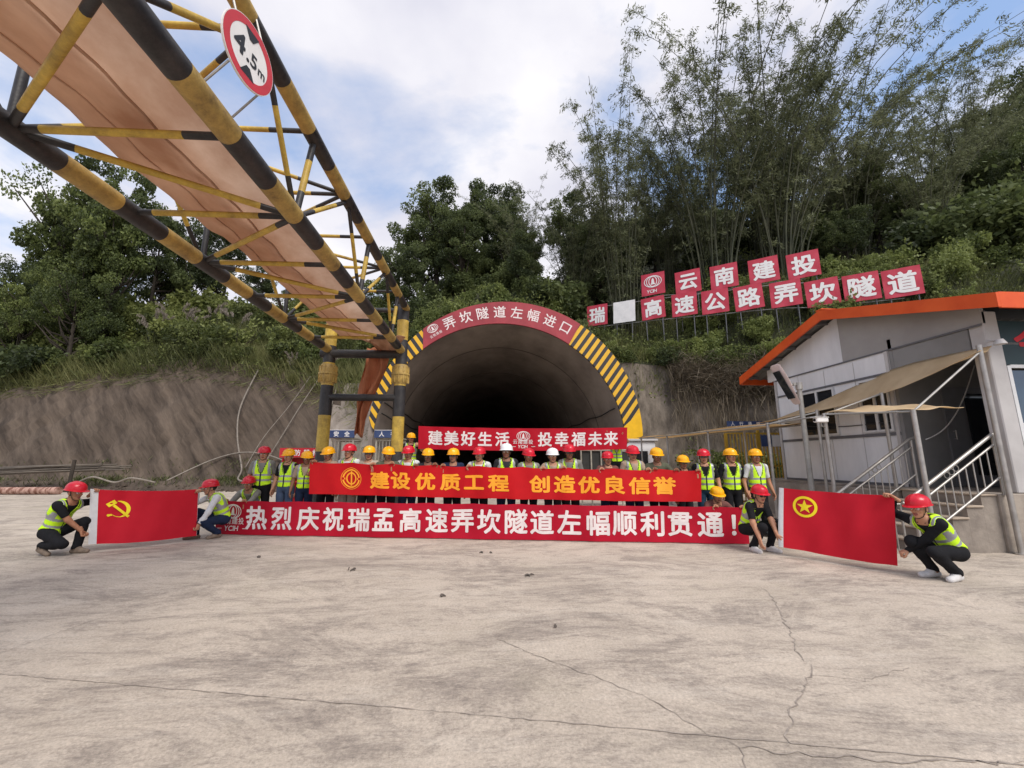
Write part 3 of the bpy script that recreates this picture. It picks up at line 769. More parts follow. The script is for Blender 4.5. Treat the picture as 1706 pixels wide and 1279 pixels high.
sail('fabric_awning', [(7.1, 8.5, 2.50), (7.28, 6.72, 2.34), (8.0, 6.62, 2.40), (8.1, 8.45, 2.66)], 'small tan awning over the foot of the hut steps', sagd=-.03, wr=.03)
sail('walkway_canopy', [(7.0, 10.4, 2.42), (5.95, 16.8, 2.40), (7.1, 17.0, 2.42), (8.25, 10.6, 2.46)], 'long tan canopy over the walkway leading from the hut to the tunnel', 60, 8, .03, .03)
def pole(x, y, z0, z1, r_, label, m=None):
    q = MB(); q.tube([(x, y, z0), (x, y, z1)], r_, 12); q.lathe([(r_, 0), (r_ * 2.2, 0), (r_ * 2.2, .02), (r_, .025)], 12, 0, (x, y, z0))
    o = q.obj('awning_post', m or M_steel, auto=40); tag(o, label, 'post', 'posts of the awnings'); return o
pole(8.66, 6.75, ZF - .95, 3.52, .04, 'tall steel awning post at the near top corner of the hut steps')
pole(7.25, 6.78, 0, 2.36, .038, 'steel awning post at the near foot of the hut steps')
pole(7.02, 8.42, 0, 2.48, .038, 'steel awning post at the far foot of the hut steps, with a camera on it')
pole(8.30, 8.36, ZF - .05, 2.92, .034, 'steel awning post against the hut wall beside the far railing')
pole(7.95, 9.75, 0, 2.72, .034, 'thin steel awning post beside the white hut wall')
pole(6.98, 10.2, 0, 2.44, .034, 'steel canopy post at the near end of the walkway')
for k, y in enumerate((12.6, 14.8, 16.6)):
    pole(7.0 - .158 * (y - 10.4) + .05, y, 0, 2.42, .03, ['steel canopy post on the near third of the walkway', 'steel canopy post midway along the walkway', 'steel canopy post at the tunnel end of the walkway'][k])
for k, y in enumerate((12.6, 14.8, 16.6)):
    pole(8.2 - .175 * (y - 10.6), y, 0, 2.44, .03, ['steel back post under the near third of the canopy', 'steel back post midway under the canopy', 'steel back post under the tunnel end of the canopy'][k])
q = MB()
for a, b_ in (((7.02, 8.42, 2.45), (8.30, 8.36, 2.90)), ((7.25, 6.78, 2.33), (8.66, 6.75, 3.40)), ((7.25, 6.78, 2.33), (7.02, 8.42, 2.46)), ((6.98, 10.2, 2.40), (7.95, 9.75, 2.66)), ((7.02, 8.42, 2.44), (6.98, 10.2, 2.40)), ((6.98, 10.2, 2.385), (6.0, 16.6, 2.37)), ((8.2, 10.6, 2.42), (7.08, 16.9, 2.39))):
    q.tube([a, b_], .018, 8)
tag(q.obj('tube_scaffold', M_steel_dull), 'thin steel tube frame under the tan awnings', 'frame')
# camera on the post
sc_ = empty('security_camera', (6.86, 8.36, 2.33)); tag(sc_, 'white box security camera on the awning post at the foot of the steps', 'camera')
q = MB(); q.box((0, -.02, 0), (.26, .12, .10), 0, bev=.015); q.box((-.02, -.02, .056), (.30, .14, .012), 0); q.obj('housing', M_white, sc_)
q = MB(); q.tube([(.02, 0, -.05), (.02, 0, -.12), (.13, .05, -.14)], .016, 8); q.obj('bracket', M_steel_dull, sc_)
q = MB(); q.tube([(-.13, -.02, 0), (-.142, -.02, 0)], .03, 12); q.obj('lens', M_glass, sc_)

q = MB(); q.tube([(9.35 + 1.5 * t, 8.58, 1.95 + 1.25 * t + .5 * t * t - .25 * math.sin(3.1 * t)) for t in [k / 16 for k in range(17)]], .012, 6)
o = q.obj('cable', M_white, smooth=True); tag(o, 'loose white cable drooping across the porch wall of the hut', 'cable')
q = MB(); q.tube([(XW - .03, 12.3 - 3.4 * t, 2.62 - .12 * math.sin(math.pi * t) - .25 * t) for t in [k / 16 for k in range(17)]], .011, 6)
o = q.obj('cable', M_blk, smooth=True); tag(o, 'black cable sagging along the hut wall between its windows', 'cable')
# solar street lamp seen edge-on
la = empty('solar_street_lamp', (7.15, 9.2, 0)); tag(la, 'grey lamp post with a pale tilted solar lamp head in front of the hut wall', 'street lamp')
q = MB(); q.tube([(0, 0, 0), (0, 0, 1.7), (0, 0, 3.26)], [.062, .055, .05], 14); q.box((0, 0, .02), (.26, .26, .03), 0); q.obj('pole', M_steel_dull, la, auto=40)
M_lamppink = mat('pale_lamp_casing', (.62, .50, .47), .5, .1, 5)
Rl = Matrix.Rotation(rad(64), 3, 'Y')
q = MB(); c0 = Vector((-.33, -.02, 3.24))
prof = [(-.50, .02, .12), (-.46, .035, .17), (-.1, .045, .18), (.05, .05, .16), (.25, .03, .14), (.48, .022, .12), (.52, .01, .07)]
P = []
for t, th, w in prof: P.append([c0 + Rl @ Vector((t, w * math.cos(a), th * math.sin(a))) for a in [2 * math.pi * i / 14 for i in range(15)]])
q.grid(P); q.add(P[0][:-1], [tuple(range(14))]); q.add(P[-1][:-1], [tuple(range(13, -1, -1))])
q.obj('lamp_head', M_lamppink, la, auto=50)
q = MB(); q.box(c0 + Rl @ Vector((.0, 0, -.052)), (.7, .22, .012), 0, Rl); q.obj('solar_panel', M_glass, la)
q = MB(); q.tube([(0, 0, 3.22), (-.13, 0, 3.24), (-.25, 0, 3.22)], .022, 8); q.tube([(0, 0, 3.12), (0, 0, 3.28)], .07, 12); q.tube([(-.13, -.05, 3.24), (-.13, .05, 3.24)], .035, 8); q.obj('bracket', M_steel_dull, la)

# ---------------------------------------------------------------- gates, signs and boxes in front of the tunnel
M_blue = mat('blue_sign_face', srgb(44, 62, 104), .6, scale=3, col2=srgb(66, 82, 120)); M_cage = mat('pale_cage_bar', (.36, .33, .27), .5, .2, 4)
def cage(x0, x1, y, ztop, label, words, m):
    r = empty('access_turnstile', ((x0 + x1) / 2, y, 0)); tag(r, label, 'turnstile', 'barred access gates at the tunnel')
    f = MB()
    for x in (x0, x1):
        for dy in (0, .9): f.tube([(x, y + dy, 0), (x, y + dy, ztop - .32)], .035, 8)
    for z in (.12, ztop - .36):
        f.tube([(x0, y, z), (x1, y, z)], .028, 8); f.tube([(x0, y + .9, z), (x1, y + .9, z)], .028, 8)
    part('cage_frame', f, m, r)
    n = max(4, int((x1 - x0) / .11))
    f = MB()
    for k in range(1, n): f.tube([(x0 + (x1 - x0) * k / n, y, .12), (x0 + (x1 - x0) * k / n, y, ztop - .36)], .014, 6)
    for k in range(1, 8): f.tube([(x0, y + .9 * k / 8, .12), (x0, y + .9 * k / 8, ztop - .36)], .012, 6); f.tube([(x1, y + .9 * k / 8, .12), (x1, y + .9 * k / 8, ztop - .36)], .012, 6)
    part('bars', f, m, r)
    s = MB(); s.box2((x0 - .06, y - .1, ztop - .27), (x1 + .06, y - .04, ztop), 0); s.box2((x0 - .06, y - .038, ztop - .3), (x1 + .06, y + .95, ztop - .26), 1); so = part('header_sign', s, [M_blue, M_cage], r)
    q = MB(); w = (x1 - x0) / max(2, len(words)); lettering(q, [(c, x0 + w * (i + .5) - .10, ztop - .24, .19) for i, c in enumerate(words)], lambda u, v, l: (u, y - .104 - l, v), 0, .025)
    q.box2((x0 - .055, y - .103, ztop - .018), (x1 + .055, y - .1005, ztop - .002)); q.obj('lettering', M_white, so)
cage(-5.45, -4.72, 15, 2.56, 'barred access gate with a blue and white safety sign beside the left gantry post', '安全', M_cage)
cage(-3.92, -3.12, 15, 2.56, 'barred access gate with a blue header between the two gantry posts', '人行', M_cage)
M_ybar = mat('mustard_fence_paint', srgb(176, 140, 44), .5, .12, 3)
gy = empty('yellow_fence', (9.2, 14, 0)); tag(gy, 'mustard yellow barred fence under the walkway canopy with a blue sign', 'fence')
q = MB()
for k in range(19): q.tube([(8.1 + .115 * k, 14, .1), (8.1 + .115 * k, 14, 2.45)], .02, 6)
part('bars', q, M_ybar, gy)
q = MB()
for z in (.15, 1.3, 2.4): q.box2((8.05, 13.985, z), (10.25, 14.015, z + .05))
for x in (8.05, 9.2, 10.25): q.box2((x - .035, 13.96, 0), (x + .035, 14.04, 2.55))
part('frame', q, M_ybar, gy)
q = MB(); q.box2((9.25, 13.92, 1.98), (9.62, 13.94, 2.36)); q.box2((9.64, 13.92, 1.98), (9.95, 13.94, 2.36), 1); part('blue_sign', q, [M_blue, M_white], gy)
q = MB(); q.box2((8.1, 13.9, 2.66), (10.4, 13.94, 2.83), 0); hd = part('header_sign', q, M_blue, gy)
q = MB()
for x in (8.3, 10.2): q.tube([(x, 13.97, 2.5), (x, 13.97, 2.8)], .02, 6)
part('sign_post', q, M_ybar, gy)
q = MB(); lettering(q, [(c, 8.22 + .3 * i, 2.675, .14) for i, c in enumerate('人行通道出入口')], lambda u, v, l: (u, 13.897 - l, v), 0, .03); q.obj('lettering', M_white, hd)
fb = empty('fire_equipment_box', (-6.2, 14.5, 0)); tag(fb, 'red fire equipment shelter with white writing behind the first three workers', 'fire box')
M_fire = mat('fire_red', srgb(186, 34, 44), .5, .08, 3); M_dark = mat('dark_interior', (.02, .015, .015), .8, .2, 4)
q = MB(); q.box2((-6.85, 14.55, 0), (-6.80, 15.1, 1.6)); q.box2((-5.62, 14.55, 0), (-5.57, 15.1, 1.6)); q.box2((-6.795, 15.05, 0), (-5.625, 15.1, 1.6)); q.box2((-6.795, 14.56, .8), (-5.625, 15.045, .83)); part('shell', q, M_fire, fb)
q = MB(); q.box2((-6.9, 14.45, 1.61), (-5.52, 15.15, 1.92)); hd = part('header', q, M_fire, fb)
q = MB(); lettering(q, [(c, -6.72 + .29 * i, 1.66, .21) for i, c in enumerate('消防器材')], lambda u, v, l: (u, 14.447 - l, v), 0, .02); q.obj('lettering', M_white, hd)
for i, x in enumerate((-6.6, -6.3, -6.0, -5.78)):
    q = MB(); q.lathe([(.001, .0), (.07, .0), (.075, .03), (.075, .38), (.05, .44), (.02, .46), (.02, .52), (.001, .52)], 12, 0, (x, 14.8, .835)); o = q.obj('fire_extinguisher', M_fire, auto=40)
    tag(o, ['red fire extinguisher at the outer left of the shelf', 'red fire extinguisher second along the shelf', 'red fire extinguisher third along the shelf', 'red fire extinguisher at the gantry end of the shelf'][i], 'extinguisher', 'extinguishers on the red shelf')
gb = empty('guard_booth', (6.3, 17.6, 0)); tag(gb, 'white guard booth beside the right foot of the tunnel arch', 'booth')
q = MB(); q.box2((5.75, 17.4, 0), (6.95, 18.6, 2.3), 0, bev=.02); part('booth_wall', q, M_panel, gb)
q = MB(); q.box2((5.65, 17.3, 2.303), (7.05, 18.7, 2.4), 0, bev=.02); part('booth_roof', q, M_column, gb)
q = MB(); q.box2((5.95, 17.375, 1.0), (6.6, 17.397, 1.9)); part('window', q, M_glass, gb)
tb = empty('site_barrier', (4.0, 14.2, 0)); tag(tb, 'pale tube barrier with sheet panels standing inside the tunnel mouth on the right', 'barrier')
q = MB()
for k in range(6): q.tube([(3.1 + .34 * k, 14.2, 0), (3.1 + .34 * k, 14.2, 1.95)], .028, 8)
for z in (.3, 1.0, 1.85): q.tube([(3.1, 14.2, z), (4.8, 14.2, z)], .022, 8)
part('tube_frame', q, M_cage, tb)
q = MB(); q.box2((3.15, 14.24, .35), (4.75, 14.27, 1.8)); part('sheet_panel', q, mat('dark_mesh_sheet', (.035, .035, .032), .8, .2, 3), tb)
# bench the two banner holders stand on
for x0, lab in ((-2.75, 'wooden trestle under the worker who holds the left end of the top banner'), (3.65, 'wooden trestle under the worker who holds the right end of the top banner')):
    bn = empty('trestle', (x0 + .4, 12.9, 0)); tag(bn, lab, 'trestle', 'trestles behind the top banner')
    q = MB(); q.box2((x0, 12.7, .50), (x0 + .8, 13.2, .55), 0, bev=.01); part('plank_top', q, mat('worn_timber', (.17, .12, .08), .85, .25, 4, stretch=(1, 6, 6)), bn)
    for sx in (.08, .72):
        for sy in (12.76, 13.14):
            q = MB(); q.box2((x0 + sx - .03, sy - .03, 0), (x0 + sx + .03, sy + .03, .498)); part('leg', q, bpy.data.materials['worn_timber'], bn)

# ---------------------------------------------------------------- the two rows of name boards on the hill
R1 = [(10.73, 25.6, 13.0), (12.48, 24.37, 12.66), (14.15, 23.19, 12.53), (15.84, 22.01, 12.40), (17.38, 20.92, 12.24)]
R2 = [(7.32, 27.11, 11.31), (8.85, 26.04, 11.2), (10.37, 24.97, 11.09), (11.9, 23.9, 10.95), (13.29, 22.92, 10.79), (14.71, 21.93, 10.68), (16.15, 20.91, 10.51), (17.46, 19.99, 10.23), (18.77, 19.08, 10.16), (20.03, 18.19, 10.06)]
ub = Vector((20.03 - 7.32, 18.19 - 27.11, 0)).normalized(); nbv = Vector((ub.y, -ub.x, 0))
if nbv.y > 0: nbv = -nbv
lab1 = ['red board with the white oval company emblem over the letters YCIH', 'red board with the white character 云 in the upper row', 'red board with the white character 南 in the upper row', 'red board with the white character 建 in the upper row', 'red board with the white character 投 at the top right of the upper row']
t2 = '瑞□高速公路弄坎隧道'
def board(c, ch, label, sz, tilt):
    r = empty('hillside_board', c); tag(r, label, 'sign board', 'name boards on the hillside')
    cu, su = math.cos(tilt), math.sin(tilt)
    fn = lambda u, v, l: ub * (u * cu - v * su) + nbv * (.03 + l) + Vector((0, 0, v * cu + u * su))
    h = sz / 2
    q = MB(); rb = random.Random(int(c[0] * 100))
    n = 10; P = [[fn(-h + sz * i / n, -h + sz * j / n, .012 * math.sin(i * 1.1 + rb.random()) * math.sin(j * .9)) for j in range(n + 1)] for i in range(n + 1)]
    q.grid(P, thick=-nbv * .03); q.obj('sheet', M_white if ch == '□' else M_red_board, r, auto=40)
    q = MB()
    for u in (-h * .7, h * .7): q.tube([fn(u, h, -.07), fn(u, -h - .2, -.07), fn(u, -h - 2.4, -.12)], .028, 6)
    for v in (-h * .6, h * .6): q.tube([fn(-h, v, -.05), fn(h, v, -.05)], .025, 6)
    q.obj('frame', M_trim, r)
    q = MB()
    if ch == 'logo':
        company_emblem(q, 0, .17, .42, fn, 0, .016); lettering(q, word('YCIH', -.42, -.60, .30), fn, 0, .02, .016, skew=.12)
    elif ch != '□': lettering(q, [(ch, -.56, -.58, 1.14)], fn, 0, .03, .016)
    if q.f: q.obj('lettering', M_white, r)
rt = random.Random(3)
for i, c in enumerate(R1): board(c, ['logo', '云', '南', '建', '投'][i], lab1[i], 1.5, rt.uniform(-.03, .03))
for i, c in enumerate(R2):
    lb = 'blank white board, second in the lower row' if t2[i] == '□' else 'red board with the white character %s in the lower row' % t2[i]
    board(c, t2[i], lb, 1.45, rt.uniform(-.035, .035))
q = MB()
for row, dz in ((R1, -.8), (R2, -.8), (R2, .6)):
    q.tube([Vector(p) + Vector((0, 0, dz)) - nbv * .08 for p in row], .022, 6)
tag(q.obj('board_rail', M_steel_dull), 'thin steel rails that tie the hillside name boards together', 'rail')
# ---------------------------------------------------------------- people: signed-distance bodies meshed into one surface
def smin(a, b, k):
    h = np.clip(.5 + .5 * (b - a) / k, 0, 1); return b + (a - b) * h - k * h * (1 - h)

def surface_nets(V, org, res):
    nx_, ny_, nz_ = V.shape; S = V < 0
    c = [(0, 0, 0), (1, 0, 0), (0, 1, 0), (1, 1, 0), (0, 0, 1), (1, 0, 1), (0, 1, 1), (1, 1, 1)]
    sl = lambda A, o: A[o[0]:nx_ - 1 + o[0], o[1]:ny_ - 1 + o[1], o[2]:nz_ - 1 + o[2]]
    cnt = sum(sl(S, o).astype(np.int8) for o in c)
    act = (cnt > 0) & (cnt < 8)
    idx = np.argwhere(act)
    vals = np.stack([V[idx[:, 0] + o[0], idx[:, 1] + o[1], idx[:, 2] + o[2]] for o in c], 1)
    acc = np.zeros((len(idx), 3)); n = np.zeros(len(idx))
    for a in range(8):
        for b in range(a + 1, 8):
            d = np.array(c[b]) - np.array(c[a])
            if np.abs(d).sum() != 1: continue
            va, vb = vals[:, a], vals[:, b]; x = (va < 0) != (vb < 0)
            t = np.where(x, va / np.where(x, va - vb, 1), 0)
            acc += np.where(x[:, None], np.array(c[a]) + t[:, None] * d, 0); n += x
    P = (idx + acc / n[:, None]) * res + org
    num = -np.ones(act.shape, np.int64); num[tuple(idx.T)] = np.arange(len(idx))
    Q = []
    for ax in range(3):
        o1 = [0, 0, 0]; o1[ax] = 1
        A = S[:nx_ - o1[0], :ny_ - o1[1], :nz_ - o1[2]]; B = S[o1[0]:, o1[1]:, o1[2]:]
        e_ = np.argwhere(A != B)
        u, v = (ax + 1) % 3, (ax + 2) % 3
        e_ = e_[(e_[:, u] > 0) & (e_[:, v] > 0) & (e_[:, u] < act.shape[u]) & (e_[:, v] < act.shape[v]) & (e_[:, ax] < act.shape[ax])]
        def cell(du, dv):
            k = e_.copy(); k[:, u] -= du; k[:, v] -= dv; return num[tuple(k.T)]
        q = np.stack([cell(0, 0), cell(1, 0), cell(1, 1), cell(0, 1)], 1)
        fl = ~A[tuple(e_.T)] if False else A[tuple(e_.T)]
        q[~fl] = q[~fl][:, ::-1]
        Q.append(q)
    Q = np.concatenate(Q); Q = Q[(Q >= 0).all(1)]
    return P, Q

def cap_d(X, a, b, ra, rb):
    a, b = np.array(a, float), np.array(b, float); ab = b - a
    t = np.clip(((X - a) @ ab) / max(1e-9, ab @ ab), 0, 1)
    return np.linalg.norm(X - a - t[..., None] * ab, axis=-1) - (ra + (rb - ra) * t)
def ell_d(X, c, r, R=None):
    q = X - np.array(c, float)
    if R is not None: q = q @ np.array(R).T          # rows of R are the ellipsoid's axes
    r = np.array(r, float); k0 = np.linalg.norm(q / r, axis=-1); k1 = np.linalg.norm(q / (r * r), axis=-1)
    return k0 * (k0 - 1) / np.maximum(k1, 1e-6)

def mesh_sdf(groups, res, kg):
    """groups: list of (k, [prims]); prim = (label, 'cap', a, b, ra, rb) or (label, 'ell', c, r, R)"""
    pts = []
    for _, pr in groups:
        for p in pr:
            if p[1] == 'cap': pts += [np.array(p[2]) - max(p[4:6]), np.array(p[2]) + max(p[4:6]), np.array(p[3]) - max(p[4:6]), np.array(p[3]) + max(p[4:6])]
            else: pts += [np.array(p[2]) - max(p[3]), np.array(p[2]) + max(p[3])]
    lo = np.min(pts, 0) - 3 * res; hi = np.max(pts, 0) + 3 * res
    n = np.ceil((hi - lo) / res).astype(int) + 1
    ax = [lo[i] + res * np.arange(n[i]) for i in range(3)]
    F = np.full(n, 9.0)
    for k, pr in groups:
        G = np.full(n, 9.0)
        for p in pr:
            if p[1] == 'cap':
                m = max(p[4], p[5]) + .1; l_ = np.minimum(p[2], p[3]) - m; h_ = np.maximum(p[2], p[3]) + m
            else: m = max(p[3]) + .1; l_ = np.array(p[2]) - m; h_ = np.array(p[2]) + m
            i0 = np.clip(((l_ - lo) / res).astype(int), 0, n - 1); i1 = np.clip(np.ceil((h_ - lo) / res).astype(int) + 1, 1, n)
            s = tuple(slice(a, b) for a, b in zip(i0, i1))
            X = np.stack(np.meshgrid(*[ax[i][s[i]] for i in range(3)], indexing='ij'), -1)
            d = cap_d(X, *p[2:6]) if p[1] == 'cap' else ell_d(X, *p[2:5])
            G[s] = smin(G[s], d, k)
        F = smin(F, G, kg)
    P, Q = surface_nets(F, lo, res)
    prs = [p for _, pr in groups for p in pr]
    D = np.stack([cap_d(P, *p[2:6]) if p[1] == 'cap' else ell_d(P, *p[2:5]) for p in prs], 1)
    lab = np.array([p[0] for p in prs])[D.argmin(1)]
    return P, Q, lab

def vnormals(P, Q):
    fn = np.cross(P[Q[:, 2]] - P[Q[:, 0]], P[Q[:, 3]] - P[Q[:, 1]]); n = np.zeros_like(P)
    for i in range(4): np.add.at(n, Q[:, i], fn)
    return n / np.maximum(np.linalg.norm(n, axis=1, keepdims=True), 1e-9)

def relax(P, Q, it=2, w=.5):
    E_ = np.unique(np.sort(np.concatenate([Q[:, [0, 1]], Q[:, [1, 2]], Q[:, [2, 3]], Q[:, [3, 0]]]), 1), axis=0)
    for _ in range(it):
        s = np.zeros_like(P); c = np.zeros(len(P))
        np.add.at(s, E_[:, 0], P[E_[:, 1]]); np.add.at(s, E_[:, 1], P[E_[:, 0]]); np.add.at(c, E_[:, 0], 1); np.add.at(c, E_[:, 1], 1)
        P = P + w * (s / np.maximum(c, 1)[:, None] - P)
    return P

# ---- head (face towards -Y, origin between the ears)
HEADS = {}
def head_mesh(kind):
    if kind in HEADS: return HEADS[kind]
    f = {0: (1, 1, 1), 1: (1.05, 1, .97), 2: (.95, 1.0, 1.03)}[kind]
    g1 = (.022, [('skull', 'ell', (0, .014, .030), (.077 * f[0], .095, .086), None), ('face', 'ell', (0, -.020, -.030), (.063 * f[0], .073, .085 * f[2]), None),
                 ('face', 'ell', (0, -.036, -.075), (.049 * f[0], .050, .040), None), ('face', 'ell', (0, -.070, -.098), (.022, .018, .016), None),
                 ('face', 'cap', (-.036, -.079, .030), (.036, -.079, .030), .012, .012), ('face', 'ell', (.042, -.062, -.022), (.022, .020, .020), None), ('face', 'ell', (-.042, -.062, -.022), (.022, .020, .020), None)])
    g2 = (.008, [('face', 'cap', (0, -.090, .016), (0, -.113, -.022), .009, .0135), ('face', 'ell', (.012, -.100, -.027), (.009, .011, .008), None), ('face', 'ell', (-.012, -.100, -.027), (.009, .011, .008), None)])
    g3 = (.004, [('lips', 'ell', (0, -.091, -.054), (.024, .010, .006), None), ('lips', 'ell', (0, -.090, -.064), (.021, .011, .007), None)])
    g4 = (.006, [('ear', 'ell', (s * .080 * f[0], .012, -.006), (.010, .021, .032), None) for s in (1, -1)])
    g5 = (.004, [('eye', 'ell', (s * .031, -.0815, .008), (.0145, .0125, .0085), None) for s in (1, -1)])
    g6 = (.02, [('neck', 'cap', (0, .022, -.06), (0, .040, -.17), .054, .058)])
    P, Q, lab = mesh_sdf([g1, g2, g3, g4, g5, g6], .0055, .010)
    C = P[Q].mean(1); mi = np.zeros(len(Q), int)                     # 0 skin 1 lips 2 eye white 3 dark
    fl = lab[Q[:, 0]]
    mi[fl == 'lips'] = 1; mi[(fl == 'eye')] = 2
    e_ = np.hypot(np.abs(C[:, 0]) - .031, C[:, 2] - .008)
    mi[(fl == 'eye') & (e_ < .0065)] = 3
    mi[(C[:, 1] < -.05) & (np.abs(C[:, 0]) > .013) & (np.abs(C[:, 0]) < .048) & (np.abs(C[:, 2] - .029 + .12 * np.maximum(0, np.abs(C[:, 0]) - .034)) < .0045)] = 3
    hairsel = ((C[:, 1] > .0 - .4 * np.maximum(0, C[:, 2])) & (C[:, 2] > -.055 + .25 * np.maximum(0, .03 - C[:, 1])) & (fl != 'ear') & (fl != 'neck')) | (C[:, 2] > .055)
    HEADS[kind] = (P, Q, mi, hairsel, vnormals(P, Q)); return HEADS[kind]

# ---- hand (wrist at origin, fingers along +X, palm faces -Z, thumb on +Y)
HANDS = {}
def hand_mesh(kind):
    if kind in HANDS: return HANDS[kind]
    curl = {'relaxed': (.30, .45, .30, .1), 'hook': (.55, 1.45, .9, .0), 'grip': (1.15, 1.35, .8, .0)}[kind]
    gs = [(.012, [('hand', 'cap', (-.05, 0, 0), (.012, 0, 0), .027, .024)] + [('hand', 'cap', (.012, y * .6, 0), (.088 - abs(y - .01) * .25, y, .0), .015, .0125) for y in (.030, .010, -.011, -.030)])]
    for y, l, sp in ((.030, .95, .06), (.010, 1.05, .0), (-.011, 1.0, -.05), (-.030, .8, -.12)):
        p = np.array((.088 - abs(y - .01) * .25, y, 0.)); a = 0; pr = []
        for sl_, cu, r0, r1 in ((.044, curl[0], .0105, .0098), (.027, curl[1], .0098, .0090), (.021, curl[2], .0090, .0078)):
            a += cu; q = p + sl_ * l * np.array((math.cos(a) * math.cos(sp), math.sin(sp), -math.sin(a))); pr.append(('hand', 'cap', tuple(p), tuple(q), r0, r1)); p = q
        gs.append((.004, pr))
    th = [(.018, .022, -.006), (.050, .052, -.018), (.078, .058, -.034), (.098, .050, -.046)] if kind != 'relaxed' else [(.018, .022, -.006), (.048, .047, -.014), (.078, .055, -.026), (.102, .055, -.034)]
    gs.append((.004, [('hand', 'cap', th[i], th[i + 1], (.0155, .0125, .0105)[i], (.0125, .0105, .0088)[i]) for i in range(3)]))
    P, Q, lab = mesh_sdf(gs, .0046, .006)
    HANDS[kind] = (P, Q); return HANDS[kind]

def skin(name, c): return mat(name, c, .55, .08, 14, spec=.35)
SKIN = [skin('skin_tan', srgb(166, 116, 88)), skin('skin_medium', srgb(182, 132, 104)), skin('skin_deep', srgb(138, 94, 70))]
M_lip = mat('lip', srgb(138, 78, 70), .5, .05, 20); M_eye = mat('eye_white', (.62, .60, .57), .3, .03, 20); M_hair = mat('black_hair', (.012, .011, .010), .55, .2, 60)
def fabric(name, c, var=.14): return mat(name, c, .9, var, 9, bump=.25, bscale=60, spec=.15)
CLOTH = {'black': fabric('black_cloth', (.014, .014, .016)), 'grey': fabric('grey_cloth', (.21, .20, .18)), 'white': fabric('white_cloth', (.62, .62, .62), .05),
         'navy': fabric('navy_cloth', (.018, .028, .06)), 'beige': fabric('beige_cloth', (.38, .28, .21)), 'jeans': fabric('denim', (.07, .10, .16)), 'khaki': fabric('khaki_cloth', (.40, .34, .27)),
         'dark': fabric('charcoal_cloth', (.03, .03, .034)), 'olive': fabric('olive_cloth', (.10, .105, .07)), 'teal': fabric('teal_denim', (.02, .05, .085)), 'brown': fabric('brown_plaid', (.16, .07, .06)), 'blue': fabric('light_blue_cloth', (.28, .48, .62))}
M_vest = mat('hi_vis_yellow', (.60, .94, .03), .75, .06, 8, bump=.15, bscale=50, spec=.2)
setin(M_vest.node_tree.nodes['Principled BSDF'], 'Specular IOR Level', .2)
M_tape = mat('reflective_tape', (.34, .345, .36), .38, .1, 14, metal=.25)
M_zip = mat('vest_binding', (.02, .025, .02), .7, .1, 10)
def plastic(name, c): return mat(name, c, .28, .05, 5, spec=.5)
HELM = {'red': plastic('red_helmet', srgb(196, 18, 40)), 'yellow': plastic('yellow_helmet', srgb(240, 170, 10)), 'white': plastic('white_helmet', (.78, .78, .79))}
M_shoe = {'white': mat('white_shoe', (.60, .58, .57), .6, .12, 14), 'brown': mat('dusty_shoe', (.20, .15, .11), .8, .2, 14), 'black': mat('black_shoe', (.02, .02, .02), .5, .2, 14)}
M_sole = mat('shoe_sole', (.36, .34, .31), .8, .1, 10)
M_frame = mat('spectacle_frame', (.015, .015, .018), .3, .1, 8); M_lens = mat('spectacle_lens', (.05, .055, .06), .08, .05, 8, spec=.7)
M_watch = mat('watch_strap', (.012, .012, .014), .4, .1, 8)

HELMESH = {}
def helmet_mesh(color):
    if color in HELMESH: return HELMESH[color]
    b = MB(); nA, nR = 40, 12
    def dome(a, t, off=0.0):
        # a round the head (0 = front, -Y), t 0 crown .. 1 rim
        ph = t * math.pi / 2
        rx, ry, rz = .126 + off, .148 + off, .128 + off
        x = rx * math.sin(ph) ** .86 * math.sin(a); y = -ry * math.sin(ph) ** .86 * math.cos(a); z = rz * math.cos(ph) ** .8 if t < 1 else 0
        rid = max(0, 1 - abs(x) / .016) if abs(x) < .016 else 0
        rid2 = max(0, 1 - abs(abs(x) - .042) / .010)
        z += .009 * rid * (1 - t) ** .3 + .005 * rid2 * (1 - t) ** .5 * (t > .12)
        return (x, y, z)
    rings = [[dome(2 * math.pi * j / nA, i / nR) for j in range(nA + 1)] for i in range(nR + 1)]
    def brim(a, w0, dz):
        f = max(0, math.cos(a)); w = w0 * (.012 + .040 * f ** 2)
        return ((.126 + w) * math.sin(a), -(.148 + w) * math.cos(a), dz - .010 * f ** 2 * w0)
    rings.append([brim(2 * math.pi * j / nA, 1, -.006) for j in range(nA + 1)])
    rings.append([brim(2 * math.pi * j / nA, 1, -.012) for j in range(nA + 1)])
    rings.append([brim(2 * math.pi * j / nA, .1, -.008) for j in range(nA + 1)])
    inner = [[tuple(np.array(dome(2 * math.pi * j / nA, i / nR, -.007)) - (0, 0, .004)) for j in range(nA + 1)] for i in range(nR, -1, -2)]
    b.grid(rings + inner)
    o = b.obj('hard_hat', HELM[color], auto=45); me = o.data; bpy.data.objects.remove(o); HELMESH[color] = me; return me

def basis(fwd, up):
    f = np.array(fwd, float); f /= np.linalg.norm(f); u = np.array(up, float); u = u - f * (u @ f); u /= np.linalg.norm(u)
    return f, u, np.cross(u, f)

def ik(S, T, l1, l2, pole):
    S, T = np.array(S, float), np.array(T, float); d = T - S; n = np.linalg.norm(d); mx = (l1 + l2) * .995
    if n > mx: d = d * mx / n; n = mx; T = S + d
    a = (l1 * l1 - l2 * l2 + n * n) / (2 * n); h = math.sqrt(max(0, l1 * l1 - a * a)); u = d / n
    p = np.array(pole, float); p = p - u * (p @ u); p /= max(1e-9, np.linalg.norm(p))
    return S + u * a + p * h, T

